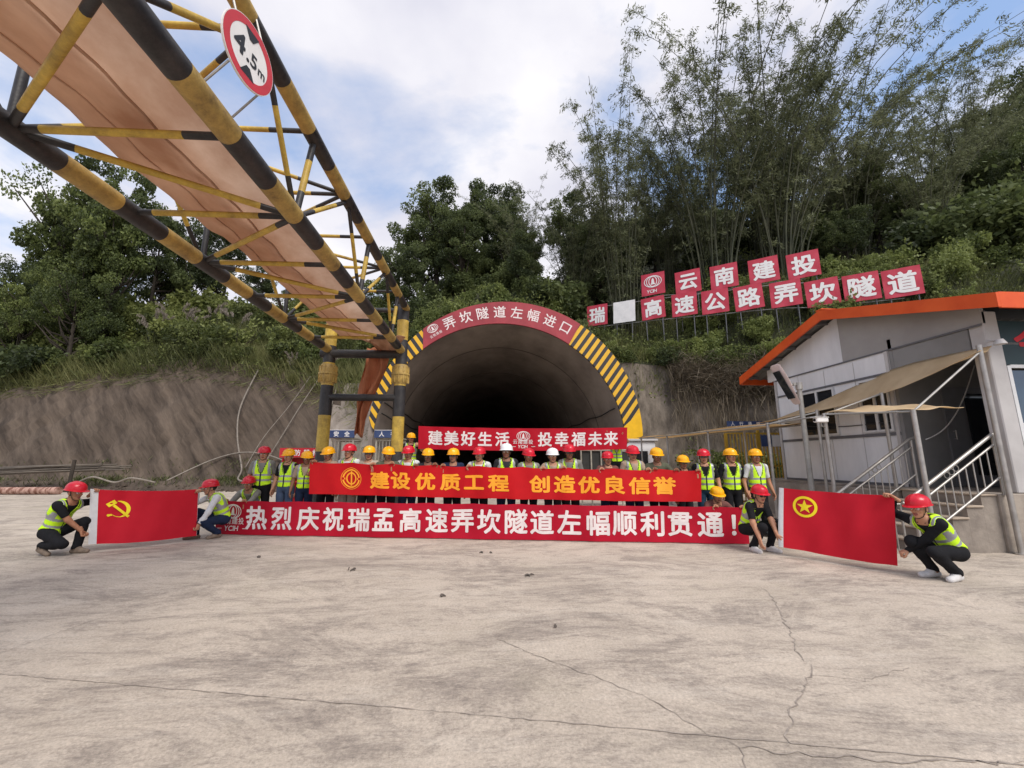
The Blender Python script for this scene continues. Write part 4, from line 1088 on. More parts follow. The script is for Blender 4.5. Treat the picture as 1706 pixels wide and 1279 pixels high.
def noise3(P, f, seed): 
    r = np.random.default_rng(seed); s = 0
    for k in range(5):
        d = r.normal(size=3); d /= np.linalg.norm(d); s = s + np.sin(P @ d * f * (1 + .6 * k) + r.uniform(0, 6.3)) / (1 + .6 * k)
    return s * .45

def person(label, loc, yaw=0.0, H=1.70, pose='stand', arms=(None, None), hands=('relaxed', 'relaxed'), hframes=(None, None), helmet='yellow', vest=True, shirt='black', sleeve='short', trousers='black',
           shoes='black', sk=0, hd=0, look=(0, 0), lean=0.0, glasses=False, watch=None, foot=(0, 0), seed=1, fat=1.0, legs=None, group='workers with hard hats', spine=None, open_vest=False):
    """faces local -Y; arms: world targets (his own right hand = -X side first, then left)"""
    s = H / 1.70; cy, sy = math.cos(yaw), math.sin(yaw)
    Rw = np.array(((cy, -sy, 0), (sy, cy, 0), (0, 0, 1))); loc = np.array(loc, float)
    toL = lambda p: (np.array(p, float) - loc) @ Rw / s
    dirL = lambda d: np.array(d, float) @ Rw
    # skeleton, side -1 = his right (local -X), +1 = his left
    if pose == 'stand':
        pel = np.array((0, .01, .93)); nk = np.array((0, .015 - lean, 1.425)); 
        hip = {k: np.array((k * .088, .01, .90)) for k in (-1, 1)}; ank = {k: np.array((k * .10, .03, .085)) for k in (-1, 1)}; kne = {k: np.array((k * .10, -.005, .49)) for k in (-1, 1)}
        toe = {k: np.array((k * .125, -.15, .03)) for k in (-1, 1)}; heel = {k: np.array((k * .10, .07, .035)) for k in (-1, 1)}
    else:
        L_ = legs or {}
        pel = np.array(L_.get('pel', (0, .24, .34))); nk = np.array(L_.get('nk', (0, -.03, .80)))
        lat_ = np.array(L_.get('lat', (1, 0, 0)), float)
        hip = {k: pel + k * .088 * lat_ + np.array((0, -.01, -.02)) for k in (-1, 1)}
        ank = {-1: np.array(L_.get('ankR', (-.11, .05, .10))), 1: np.array(L_.get('ankL', (.11, .05, .10)))}
        kne = {}
        for k in (-1, 1):
            kk, _ = ik(hip[k], ank[k], .42, .41, L_.get('kpR' if k < 0 else 'kpL', (k * .25, -1, .75))); kne[k] = kk
        toe = {}; heel = {}
        for k in (-1, 1):
            up_heel = max(0, ank[k][2] - .09); td = np.array(L_.get('tdR' if k < 0 else 'tdL', (k * .18, -1, 0))); td = td / np.linalg.norm(td)
            toe[k] = ank[k] + td * .165; toe[k][2] = .03; heel[k] = ank[k] - td * .045; heel[k][2] = .035 + up_heel * .9
    up = nk - pel; Lsp = np.linalg.norm(up); up = up / Lsp
    lat = np.array((1., 0, 0)) if pose == 'stand' else np.array((legs or {}).get('lat', (1, 0, 0)), float); lat = lat - up * (lat @ up); lat /= np.linalg.norm(lat); fwd = np.cross(up, lat) * -1
    if fwd[1] > 0 and pose == 'stand': fwd = -fwd
    fwd = -np.cross(up, lat) if (-np.cross(up, lat)) @ np.array((0, -1, 0)) > (np.cross(up, lat)) @ np.array((0, -1, 0)) else np.cross(up, lat)
    q = lambda u, l=0, f=0: tuple(pel + up * (u * Lsp) + lat * l + fwd * f)
    RT = [lat, fwd, up]; w = fat
    # the slight hunch of a squat: chest pushed back of the straight line
    hb = 0.0 if pose == 'stand' else -.05
    torso = [('pelvis', 'ell', q(.0), (.155 * w, .115 * w, .125), RT), ('torso', 'ell', q(.30, 0, .012 + hb * .7), (.142 * w, .108 * w, .15), RT), ('torso', 'ell', q(.62, 0, .0 + hb), (.165 * w, .112 * w, .165), RT),
             ('torso', 'ell', q(.82, 0, -.005 + hb * .6), (.165, .088, .10), RT), ('torso', 'cap', q(.885, -.13), q(.885, .13), .062, .062), ('neck', 'cap', q(.93), q(1.12, 0, .012), .058, .054)]
    sh = {k: np.array(q(.90, k * .172, 0.0)) for k in (-1, 1)}
    if pose == 'stand':
        stand_down = {k: sh[k] + np.array((k * .10, -.06, -.50)) for k in (-1, 1)}
    else: stand_down = {k: sh[k] + np.array((k * .05, -.25, -.42)) for k in (-1, 1)}
    groups = [(.06, torso)]
    wrists = {}; elb = {}
    for i, k in enumerate((-1, 1)):
        T = stand_down[k] if arms[i] is None else toL(arms[i])
        pole = (k * .35, .8, -.25) if arms[i] is None else (k * .75, .35, -.8)
        E_, W_ = ik(sh[k], T, .285, .255, pole); elb[k] = E_; wrists[k] = W_
        groups.append((.02, [('uarm', 'cap', tuple(sh[k]), tuple(E_), .056 * w, .044), ('farm', 'cap', tuple(E_), tuple(W_), .043, .030)]))
    for k in (-1, 1):
        groups.append((.025, [('thigh', 'cap', tuple(hip[k]), tuple(kne[k]), .088 * w, .060), ('shin', 'cap', tuple(kne[k]), tuple(ank[k]), .058, .044),
                              ('shin', 'cap', tuple(kne[k] * .72 + ank[k] * .28 + (0, .014, 0)), tuple(kne[k] * .5 + ank[k] * .5), .056, .048),
                              ('foot', 'cap', tuple(heel[k]), tuple(toe[k]), .036, .034), ('foot', 'cap', tuple(ank[k]), tuple(heel[k] * .4 + toe[k] * .6 + (0, 0, .012)), .043, .032)]))
    P, Q, lab = mesh_sdf(groups, .0135, .028)
    P = relax(P, Q, 2, .4); Nn = vnormals(P, Q)
    fl = lab[Q[:, 0]]; C = P[Q].mean(1)
    rel = P - pel; tu = rel @ up / Lsp; tl = rel @ lat; tf = rel @ fwd
    ctu, ctl, ctf = tu[Q].mean(1), tl[Q].mean(1), tf[Q].mean(1); nfz_ = (Nn[Q].mean(1) @ fwd)
    # --- one body mesh: trunk and limbs, head, hands
    VV = [P]; QQ = [Q]; MI = [np.zeros(len(Q), int)]; off = len(P)
    hl, hp = look; a_, b_ = math.cos(hl), math.sin(hl)
    Rz = np.array(((a_, -b_, 0), (b_, a_, 0), (0, 0, 1))); ca, sa = math.cos(hp), math.sin(hp); Rx = np.array(((1, 0, 0), (0, ca, -sa), (0, sa, ca))); RH = Rz @ Rx
    hc = np.array(q(1.0)) + (np.array((0, -.018, .145)) if pose == 'stand' else np.array((0, -.045, .135)))
    hP, hQ, hmi, hhair, hN = head_mesh(hd)
    VV.append(hP @ RH.T + hc); QQ.append(hQ + off); MI.append(hmi); off += len(hP)
    for i, k in enumerate((-1, 1)):
        aP, aQ = hand_mesh(hands[i]); fr = hframes[i]
        d = dirL(fr[0]) if fr is not None else (wrists[k] - elb[k])
        pn = dirL(fr[1]) if fr is not None else np.array((-k * 1., .2, 0))
        f, u, l = basis(d, -np.array(pn, float))                     # +X along d, +Z opposite the palm
        B = np.stack([f, l, u], 0)                                  # rows: X,Y,Z axes in body space
        X = aP.copy()
        # thumb (+Y in hand space) should point: choose side by handedness
        want = np.cross(f, u) if k < 0 else -np.cross(f, u)
        if (B[1] @ want) < 0: X[:, 1] *= -1; aQ2 = aQ[:, ::-1]
        else: aQ2 = aQ
        VV.append(X @ B + wrists[k]); QQ.append(aQ2 + off); MI.append(np.zeros(len(aQ), int)); off += len(aP)
    V = np.concatenate(VV); Qa = np.concatenate(QQ); mi = np.concatenate(MI)
    me = raw_mesh('person', V, Qa, [SKIN[sk], M_lip, M_eye, M_hair], mi, True)
    o = link('person', me, None, loc, yaw, s); tag(o, label, 'person', group)
    # --- garments: offset skins over the body, closed at their rims
    def garment(name, sel, off_, mats, mi_=None, fold=.004, fs=24, parent=o, base=None):
        BP, BQ, BN = base or (P, Q, Nn)
        q_ = BQ[sel]
        if not len(q_): return None
        ids = np.unique(q_); mp_ = -np.ones(len(BP), np.int64); mp_[ids] = np.arange(len(ids)); q2 = mp_[q_]
        outv = BP[ids] + BN[ids] * (off_ + fold * noise3(BP[ids], fs, seed))[:, None]
        inv = BP[ids] - BN[ids] * .002
        E_ = np.concatenate([q2[:, [0, 1]], q2[:, [1, 2]], q2[:, [2, 3]], q2[:, [3, 0]]]); key = E_[:, 0] * 10 ** 7 + E_[:, 1]; rk = E_[:, 1] * 10 ** 7 + E_[:, 0]
        bd = E_[~np.isin(key, rk)]
        # even out the stair-stepped rim
        nb_ = [[] for _ in ids]
        for a, b in bd: nb_[a].append(b); nb_[b].append(a)
        for _ in range(3):
            new = outv.copy(); newi = inv.copy()
            for a in np.unique(bd):
                if len(nb_[a]) >= 2: new[a] = .5 * outv[a] + .5 * np.mean(outv[nb_[a]], 0); newi[a] = .5 * inv[a] + .5 * np.mean(inv[nb_[a]], 0)
            outv, inv = new, newi
        n = len(ids); rim = np.stack([bd[:, 1], bd[:, 0], bd[:, 0] + n, bd[:, 1] + n], 1)
        qq = np.concatenate([q2, rim]); m2 = np.zeros(len(qq), int)
        if mi_ is not None: m2[:len(q2)] = mi_[sel]
        return link(name, raw_mesh(name, np.concatenate([outv, inv]), qq, mats, m2, True), parent)
    along = lambda k, A, B: np.clip(((C - A) @ (B - A)) / ((B - A) @ (B - A)), 0, 1)
    tors = np.isin(fl, ['torso', 'pelvis']); side = np.where(C @ lat - pel @ lat > 0, 1, -1)
    ua = np.where(side > 0, along(1, sh[1], elb[1]), along(-1, sh[-1], elb[-1])); fa = np.where(side > 0, along(1, elb[1], wrists[1]), along(-1, elb[-1], wrists[-1]))
    slv = (fl == 'uarm') & (ua < (.78 if sleeve == 'short' else 2))
    if sleeve == 'long': slv |= (fl == 'farm') & (fa < .92)
    garment('shirt', ((fl == 'torso') | ((fl == 'pelvis') & (ctu > .02)) | slv) & ~((ctu > .93) & (np.abs(ctl) < .075) & (nfz_ > .1)), .009, [CLOTH[shirt]], None, .006, 26)
    garment('shirt_collar', (fl == 'neck') & (ctu < 1.0) & ~((nfz_ > .5) & (np.abs(ctl) < .03)), .010, [CLOTH[shirt]], None, .001)
    garment('trousers', ((fl == 'pelvis') & (ctu < .10)) | (fl == 'thigh') | ((fl == 'shin') & (C[:, 2] > .075)), .013, [CLOTH[trousers]], None, .008, 18)
    for k in (-1, 1):
        nearer = np.linalg.norm(C - ank[k], axis=1) < np.linalg.norm(C - ank[-k], axis=1)
        sm_ = np.where(C[:, 2] < .022 + max(0, 0), 1, 0) if pose == 'stand' else np.where(Nn[Q].mean(1)[:, 2] < -.75, 1, 0)
        garment('shoe', (fl == 'foot') & nearer, .007, [M_shoe[shoes], M_sole], sm_, .001)
    if vest:
        neck = (ctu > .55) & (nfz_ > 0) & (np.abs(ctl) < .020 + (ctu - .55) * (.15 if not open_vest else .33))
        sel = tors & (ctu > .0) & ~neck & (np.abs(ctl) < .172) & ~((ctu > .95) & (np.abs(ctl) < .07))
        m_ = np.zeros(len(Q), int)
        m_[((ctu > .185) & (ctu < .265)) | ((ctu > .395) & (ctu < .475))] = 1
        m_[(ctu > .475) & (np.abs(ctl) > .112) & (np.abs(ctl) < .158)] = 1
        m_[(np.abs(ctl) < .010) & (nfz_ > 0) & (ctu < .6)] = 2
        eg = (ctu > .54) & (nfz_ > 0) & (np.abs(ctl) < .034 + (ctu - .55) * (.15 if not open_vest else .33))
        m_[eg] = 2
        garment('safety_vest', sel, .021, [M_vest, M_tape, M_zip], m_, .006, 20)
    HB = (hP @ RH.T + hc, hQ, hN @ RH.T)
    garment('hair', hhair, .006, [M_hair], None, .0015, 90, base=HB)
    hm = link('hard_hat', helmet_mesh(helmet), o); M4 = Matrix(RH.tolist()).to_4x4(); M4.translation = Vector((hc + RH @ np.array((0, .004, .052))).tolist()); hm.matrix_local = M4
    st = MB(); hw = lambda p: tuple(hc + RH @ np.array(p))
    st.tube([hw((-.088, -.005, .05)), hw((-.080, -.022, -.03)), hw((-.052, -.040, -.096)), hw((-.015, -.062, -.122)), hw((.015, -.062, -.122)), hw((.052, -.040, -.096)), hw((.080, -.022, -.03)), hw((.088, -.005, .05))], .0045, 6)
    st.obj('chin_strap', M_frame, o)
    if glasses:
        gl = MB()
        for k in (1, -1):
            gl.tube([hw((k * .033 + .024 * math.cos(a), -.103, .006 + .017 * math.sin(a))) for a in [2 * math.pi * i / 14 for i in range(15)]], .0028, 5, caps=False)
            gl.tube([hw((k * .057, -.101, .010)), hw((k * .083, -.01, .008))], .0028, 5)
            gl.add([hw((k * .033 + .023 * math.cos(a), -.1025, .006 + .016 * math.sin(a))) for a in [2 * math.pi * i / 14 for i in range(14)]], [tuple(range(14))], 1)
        gl.tube([hw((-.010, -.107, .008)), hw((.010, -.107, .008))], .0028, 5)
        gl.obj('glasses', [M_frame, M_lens], o)
    if watch is not None:
        k = watch; ax = (wrists[k] - elb[k]); ax /= np.linalg.norm(ax); c = wrists[k] - ax * .02
        wm = MB(); wm.tube([tuple(c - ax * .012), tuple(c + ax * .012)], .036, 14); wm.obj('watch', M_watch, o, auto=50)
    return o
# ---------------------------------------------------------------- banners
def banner_cloth(name, c1, c2): return cloth_mat(name, c1, c2, .8, .6, .18, .12, 9)
M_ban_up = banner_cloth('bright_red_banner', srgb(186, 16, 26), srgb(208, 26, 32))
M_ban_lo = banner_cloth('crimson_banner', srgb(172, 14, 40), srgb(194, 26, 52))
M_ban_tp = banner_cloth('deep_red_banner', srgb(178, 14, 36), srgb(196, 22, 44))
M_flag = banner_cloth('flag_red', srgb(196, 24, 42), srgb(212, 34, 52))
def sheet_fn(TL, TR, BL, BR, W, H, wave=.012, seed=1, sag=0.0, nodes_=None):
    TL, TR, BL, BR = map(Vector, (TL, TR, BL, BR)); r = random.Random(seed); ph = [r.uniform(0, 6.3) for _ in range(6)]
    nrm = (TR - TL).cross(Vector((0, 0, 1))).normalized()
    if nrm.y > 0: nrm = -nrm
    def fn(u, v, l=0.0):
        s, t = u / W, v / H
        p = (BL * (1 - s) + BR * s) * (1 - t) + (TL * (1 - s) + TR * s) * t
        d = wave * (math.sin(2.9 * u + ph[0] + 1.1 * v) + .7 * math.sin(6.1 * u + ph[1] - 2.3 * v) + .4 * math.sin(11.7 * u + ph[2] + 3 * v) + .30 * math.sin(17.3 * u + ph[3] - 5 * v) * math.sin(1.3 * u + ph[4]))
        z = -sag * 4 * s * (1 - s)
        if nodes_: z -= nodes_ * abs(math.sin(math.pi * u / .9)) * (t - .2)
        return p + nrm * (d + l) + Vector((0, 0, z))
    return fn
def cloth_obj(name, fn, W, H, m, label, cat, nu, nv, mfun=None, mats=None):
    b = MB(); P = [[fn(W * i / nu, H * j / nv) for j in range(nv + 1)] for i in range(nu + 1)]
    b.grid(P, m=mfun or 0, thick=(0, .006, 0)); o = b.obj(name, mats or [m], smooth=True); o.data.set_sharp_from_angle(angle=rad(50)); tag(o, label, cat); return o
# lower banner
W, H = 10.515, .665
fl_ = sheet_fn((-5.67, 9.40, .685), (4.78, 7.80, .665), (-5.63, 9.38, .012), (4.74, 7.78, .012), W, H, .015, 5, .0, .018)
bo = cloth_obj('lower_banner', fl_, W, H, M_ban_lo, 'long crimson banner with white characters reading 热烈庆祝 to 顺利贯通, resting on the concrete', 'banner', 260, 10)
q = MB()
us = [.909, 1.458, 2.013, 2.548, 3.09, 3.6, 4.141, 4.676, 5.192, 5.714, 6.242, 6.74, 7.255, 7.80, 8.289, 8.796, 9.298, 9.836, 10.25]
lettering(q, [(c, u - .225, .10, .45) for c, u in zip('热烈庆祝瑞孟高速弄坎隧道左幅顺利贯通！', us)], fl_, 0, .026, .004, step=.07, sx=1.04, sy=1.06)
company_emblem(q, .37, .46, .15, fl_, 0, .004)
lettering(q, [(c, .06 + .15 * i, .20, .14) for i, c in enumerate('云南建投')], fl_, 0, .012, .004)
lettering(q, word('YCIH', .20, .075, .14, .1), fl_, 0, .018, .004, skew=.1)
strip(q, [(.04, .12), (.14, .12)], .012, fl_, 0, .004); strip(q, [(.62, .12), (.72, .12)], .012, fl_, 0, .004)
q.obj('lettering', M_pinkwhite, bo)
# upper banner
W, H = 7.95, .66
fu_ = sheet_fn((-3.79, 9.30, 1.49), (4.11, 8.10, 1.335), (-3.73, 9.26, .82), (4.06, 8.06, .725), W, H, .022, 8, .02, .038)
bo = cloth_obj('upper_banner', fu_, W, H, M_ban_up, 'bright red banner with gold characters held at chest height by the standing row', 'banner', 220, 10)
q = MB()
us = [1.526, 1.975, 2.495, 3.01, 3.506, 4.009, 4.832, 5.332, 5.804, 6.305, 6.777, 7.256]
lettering(q, [(c, u - .21, .14, .37) for c, u in zip('建设优质工程创造优良信誉', us)], fu_, 0, .034, .004, step=.07, sx=1.16, sy=1.0)
ex, ey, er = .90, .335, .20
strip(q, arc(ex, ey, er * 1.08, er * 1.08, 0, 360, 40)[:-1], .010, fu_, 0, .004, True)
strip(q, arc(ex, ey, er * .88, er * .88, 8, 172, 24), .030, fu_, 0, .0045); strip(q, arc(ex, ey, er * .88, er * .88, 188, 352, 24), .030, fu_, 0, .0045)
strip(q, arc(ex, ey, er * .52, er * .56, 0, 360, 32)[:-1], .030, fu_, 0, .0045, True); strip(q, [(ex, ey - er * .74), (ex, ey), (ex, ey + er * .74)], .034, fu_, 0, .005)
strip(q, [(ex - er * .72, ey + .02), (ex - er * .72, ey - .02)], .02, fu_, 0, .0045); strip(q, [(ex + er * .72, ey + .02), (ex + er * .72, ey - .02)], .02, fu_, 0, .0045)
q.obj('lettering', M_gold, bo)
# top banner
W, H = 6.27, .66
ft_ = sheet_fn((-2.09, 12.6, 2.515), (4.20, 12.6, 2.50), (-2.07, 12.58, 1.845), (4.14, 12.58, 1.845), W, H, .018, 12, .05)
bo = cloth_obj('top_banner', ft_, W, H, M_ban_tp, 'deep red banner with white characters held high across the tunnel mouth', 'banner', 150, 10)
q = MB()
us = [.492, .968, 1.463, 1.961, 2.478, 3.755, 4.262, 4.772, 5.284, 5.761]
lettering(q, [(c, u - .215, .115, .44) for c, u in zip('建美好生活投幸福未来', us)], ft_, 0, .026, .004, step=.07)
company_emblem(q, 3.11, .43, .15, ft_, 0, .004)
lettering(q, [(c, 2.80 + .155 * i, .19, .14) for i, c in enumerate('云南建投')], ft_, 0, .012, .004)
lettering(q, word('YCIH', 2.95, .075, .13, .1), ft_, 0, .018, .004, skew=.1)
strip(q, [(2.78, .12), (2.89, .12)], .014, ft_, 0, .004); strip(q, [(3.36, .12), (3.47, .12)], .014, ft_, 0, .004)
q.obj('lettering', M_pinkwhite, bo)
# flags
W, H = 1.5, .93
fa_ = sheet_fn((-6.78, 7.75, 1.03), (-5.62, 8.70, .96), (-6.66, 7.75, .135), (-5.53, 8.68, .10), W, H, .024, 3, .035)
M_header = CLOTH['white']
fo = cloth_obj('party_flag', fa_, W, H, M_flag, 'red flag with a yellow hammer and sickle, held low by two squatting workers', 'flag', 44, 26, lambda i, j: 1 if i < 3 else 0, [M_flag, M_header])
q = MB(); ex, ey, er = .385, .60, .145; kq = er / .20
n = 30; A = []
for i in range(n + 1):
    t = i / n; a = rad(100 - 235 * t); ro = er; ri = er * (1 - .06 - .26 * math.sin(math.pi * min(1, t * 1.25)) ** .8 * (1 if t < .8 else .75))
    A.append(((ex + ro * math.cos(a), ey + ro * math.sin(a)), (ex - .10 * er * (1 - t) + ri * math.cos(a), ey + ri * math.sin(a))))
q.add([fa_(p[0], p[1], .004) for pr in A for p in pr], [(2 * i, 2 * i + 1, 2 * i + 3, 2 * i + 2) for i in range(n)])
e0 = A[-1][0]
strip(q, [e0, (e0[0] - .05 * kq, e0[1] - .012 * kq)], .045 * kq, fa_, 0, .0045)
fan(q, arc(e0[0] - .06 * kq, e0[1] - .015 * kq, .030 * kq, .030 * kq, 0, 360, 14)[:-1], fa_, 0, .005)
strip(q, [(ex - .115 * kq, ey + .09 * kq), (ex + .165 * kq, ey - .19 * kq)], .058 * kq, fa_, 0, .0055)
strip(q, [(ex - .225 * kq, ey + .075 * kq), (ex - .075 * kq, ey + .185 * kq)], .095 * kq, fa_, 0, .006)
q.obj('emblem', M_flagyel, fo)
W, H = 1.45, .94
fb_ = sheet_fn((4.83, 6.95, 1.06), (5.66, 5.74, 1.03), (4.72, 6.93, .135), (5.53, 5.74, .10), W, H, .030, 9, .02)
fo = cloth_obj('youth_flag', fb_, W, H, M_flag, 'red flag with a yellow ringed star, held low beside the hut steps', 'flag', 44, 26, lambda i, j: 1 if i < 2 else 0, [M_flag, M_header])
q = MB(); ex, ey = .36, .68
strip(q, arc(ex, ey, .145, .145, 0, 360, 44)[:-1], .038, fb_, 0, .004, True)
fan(q, [(ex + (.112 if k % 2 == 0 else .044) * math.sin(math.pi * k / 5), ey + (.112 if k % 2 == 0 else .044) * math.cos(math.pi * k / 5)) for k in range(10)], fb_, 0, .0045)
q.obj('emblem', M_flagyel, fo)

# ---------------------------------------------------------------- the people
UPH = ((0, 0, 1), (0, -1, 0))                       # hand hooked over a banner edge
def edge(fn, u, h, back=.022, dz=-.088): p = fn(u, h, 0); return (p.x, p.y + back, p.z + dz)
def uat(x): return (x + 3.79) / 7.90 * 7.95        # along the upper banner
# x, y, helmet-top height, colour, shirt, sleeve, trousers, vest, glasses, hold (his right, his left), label
ROW = [
 (-5.06, 9.95, 1.83, 'red', 'grey', 'short', 'black', 1, 0, '', 'red helmet, grey polo and hi-vis vest, leftmost of the standing row'),
 (-4.47, 9.78, 1.77, 'yellow', 'black', 'short', 'jeans', 1, 0, '', 'yellow helmet, black shirt, vest and jeans, second in the standing row'),
 (-4.06, 9.72, 1.72, 'yellow', 'beige', 'short', 'navy', 1, 0, 'C', 'yellow helmet, bare forearm raised to hold the gold lettered banner by its left corner'),
 (-3.49, 9.58, 1.81, 'yellow', 'beige', 'short', 'black', 0, 0, 'R', 'yellow helmet, no vest, in front of the left gantry post behind the gold lettered banner'),
 (-3.06, 9.55, 1.87, 'red', 'white', 'short', 'khaki', 1, 0, '', 'red helmet, white shirt and pale trousers, between the two gantry posts'),
 (-2.62, 9.47, 1.83, 'yellow', 'khaki', 'short', 'dark', 0, 1, 'L', 'yellow helmet, tan shirt and glasses, below the dark gate between the gantry posts'),
 (-2.20, 9.42, 1.81, 'yellow', 'olive', 'long', 'black', 0, 0, 'RL', 'yellow helmet, olive sleeves, in front of the right gantry post'),
 (-1.76, 9.62, 1.84, 'red', 'white', 'short', 'navy', 1, 0, '', 'red helmet and vest, just below the worker who holds the top banner'),
 (-1.30, 9.28, 1.77, 'yellow', 'dark', 'long', 'black', 0, 0, 'RL', 'yellow helmet, charcoal top, hands on the banner, first right of the gantry'),
 (-.74, 9.18, 1.77, 'yellow', 'navy', 'long', 'black', 0, 1, 'R', 'yellow helmet and glasses, navy top, under the left characters of the top banner'),
 (-.20, 9.14, 1.80, 'red', 'white', 'short', 'black', 1, 0, 'R', 'red helmet, white shirt and vest, left of the taller white helmet'),
 (.38, 9.02, 1.87, 'white', 'dark', 'short', 'navy', 1, 0, '', 'white helmet, dark shirt and vest, the taller of the two white helmets'),
 (.84, 8.98, 1.77, 'red', 'grey', 'short', 'black', 1, 0, '', 'red helmet and vest, standing between the two white helmets'),
 (1.30, 8.90, 1.77, 'white', 'beige', 'short', 'dark', 1, 0, 'RL', 'white helmet, beige shirt, hands clasped on the banner, the shorter of the white helmets'),
 (1.72, 8.92, 1.85, 'red', 'grey', 'short', 'black', 1, 1, '', 'red helmet and glasses, grey shirt and vest, tall, right of the white helmets'),
 (2.44, 8.72, 1.70, 'red', 'brown', 'long', 'navy', 0, 0, 'R', 'red helmet, brown plaid sleeves, no vest, under the right end of the top banner'),
 (2.93, 8.66, 1.82, 'red', 'beige', 'short', 'navy', 1, 1, 'L', 'red helmet and black glasses, pale shirt and vest, before the white booth'),
 (3.46, 8.58, 1.77, 'yellow', 'olive', 'long', 'black', 0, 0, 'RL', 'yellow helmet, olive jacket, hands on the banner, right of the booth'),
 (3.94, 8.50, 1.62, 'yellow', 'black', 'short', 'dark', 0, 1, 'L', 'short worker in yellow helmet at the right end of the gold lettered banner'),
 (4.47, 8.66, 1.75, 'red', 'black', 'short', 'teal', 1, 1, '', 'red helmet and glasses, black shirt and vest, first right of the gold lettered banner'),
 (5.03, 8.64, 1.76, 'yellow', 'black', 'long', 'black', 1, 0, '', 'yellow helmet, black sleeves and vest, second from the right of the standing row'),
 (5.52, 8.56, 1.75, 'yellow', 'white', 'short', 'black', 1, 0, '', 'yellow helmet, white T-shirt and vest, rightmost of the standing row')]
rp = random.Random(21)
for i, (x, y, top, hel, shirt, slv, tro, ves, gla, hold, lab) in enumerate(ROW):
    u = min(7.8, max(.1, uat(x))); ah = [None, None]; hn = ['relaxed', 'relaxed']; hf = [None, None]
    if 'R' in hold: ah[0] = edge(fu_, max(.06, u - .20), .66); hn[0] = 'hook'; hf[0] = UPH
    if 'L' in hold: ah[1] = edge(fu_, min(7.88, u + .19), .66); hn[1] = 'hook'; hf[1] = UPH
    if hold == 'C': p = fu_(.02, .64); ah[1] = (p.x - .02, p.y + .03, p.z - .06); hn[1] = 'hook'; hf[1] = ((.35, -.1, .9), (.6, -.7, 0))
    person(lab, (x + rp.uniform(-.03, .03), y, 0), rp.uniform(-.26, .26) - .02 * x, 1.70 * top / 1.752, arms=ah, hands=hn, hframes=hf, helmet=hel, vest=bool(ves), shirt=shirt, sleeve=slv, trousers=tro, sk=i % 3 if i % 5 else 1, hd=i % 3,
           lean=rp.uniform(-.02, .05), look=(rp.uniform(-.3, .3), rp.uniform(-.06, .14)), glasses=bool(gla), seed=30 + i, fat=rp.uniform(.96, 1.1), shoes=rp.choice(['black', 'brown', 'black', 'white']))
# the two who hold the top banner
p = ft_(.03, .56); p2 = ft_(.03, .08)
person('yellow helmet worker raised behind the row, holding the left end of the top banner', (-2.36, 12.98, .55), .15, 1.74, arms=(None, (p2.x - .03, p2.y + .05, p2.z + .02)), hands=('relaxed', 'grip'), helmet='yellow', shirt='black', sleeve='short', trousers='dark', sk=1, hd=1, look=(.25, .05), seed=71)
p = ft_(6.2, .45)
person('worker hidden behind the right end of the top banner, only his vest showing', (3.92, 12.92, .55), -.2, 1.70, arms=((p.x - .6, p.y + .03, p.z + .1), (p.x - .02, p.y + .04, p.z)), hands=('grip', 'grip'), helmet='yellow', shirt='white', sleeve='short', trousers='black', sk=0, seed=72)
# squatting workers
c = fa_(.015, .90); d_ = fa_(.01, .06)
person('red helmet worker in black squatting at the white edge of the hammer flag', (-6.98, 7.62, 0), rad(82), 1.72, 'squat', arms=((d_.x - .015, d_.y - .03, d_.z + .06), (c.x - .03, c.y + .04, c.z - .05)), hands=('grip', 'grip'), hframes=(((.3, .2, -1), (1, .3, .2)), ((.4, .2, .6), (1, 0, 0))), helmet='red', shirt='black', trousers='black', shoes='brown', sk=0, hd=0, look=(.05, .12), seed=81,
       legs=dict(pel=(0, .19, .36), nk=(0, -.05, .83), ankR=(-.10, .20, .15), ankL=(.11, -.16, .09), kpR=(-.1, -1, .1), kpL=(.15, -1, .9)), group='squatting workers')
c = fa_(1.49, .90); d_ = fa_(1.49, .08)
person('red helmet worker in white sleeves squatting at the plain end of the hammer flag', (-5.50, 9.02, 0), rad(-42), 1.70, 'squat', arms=((c.x - .03, c.y + .05, c.z - .05), (d_.x + .02, d_.y - .02, d_.z + .09)), hands=('grip', 'grip'), hframes=(None, ((-.1, -.1, -1), (-1, .2, 0))), helmet='red', shirt='white', sleeve='long', trousers='navy', shoes='brown', sk=1, hd=2, look=(-.1, .08), watch=1, seed=82,
       legs=dict(pel=(0, .20, .36), nk=(0, -.04, .82), ankL=(.12, .10, .10), ankR=(-.12, -.20, .09)), group='squatting workers')
c = fl_(.22, .665); d_ = fl_(.55, .665)
person('red helmet worker crouching behind the emblem end of the long lower banner', (-5.24, 9.78, 0), .05, 1.72, 'squat', arms=(edge(fl_, .20, .665), edge(fl_, .62, .665)), hands=('hook', 'hook'), hframes=(UPH, UPH), helmet='red', shirt='grey', sleeve='long', trousers='dark', sk=0, hd=1, look=(.05, .05), seed=83,
       legs=dict(pel=(0, .20, .37), nk=(0, .0, .85)), group='squatting workers')
person('yellow helmet worker crouching behind the exclamation mark end of the long lower banner', (4.42, 8.22, 0), -.1, 1.66, 'squat', arms=(edge(fl_, 9.95, .665), edge(fl_, 10.42, .665)), hands=('hook', 'hook'), hframes=(UPH, UPH), helmet='yellow', vest=False, shirt='brown', sleeve='long', trousers='dark', sk=1, hd=0, look=(0, .22), seed=84,
       legs=dict(pel=(0, .20, .34), nk=(0, -.03, .72)), group='squatting workers')
c = fb_(.01, .55); d_ = fb_(.01, .06)
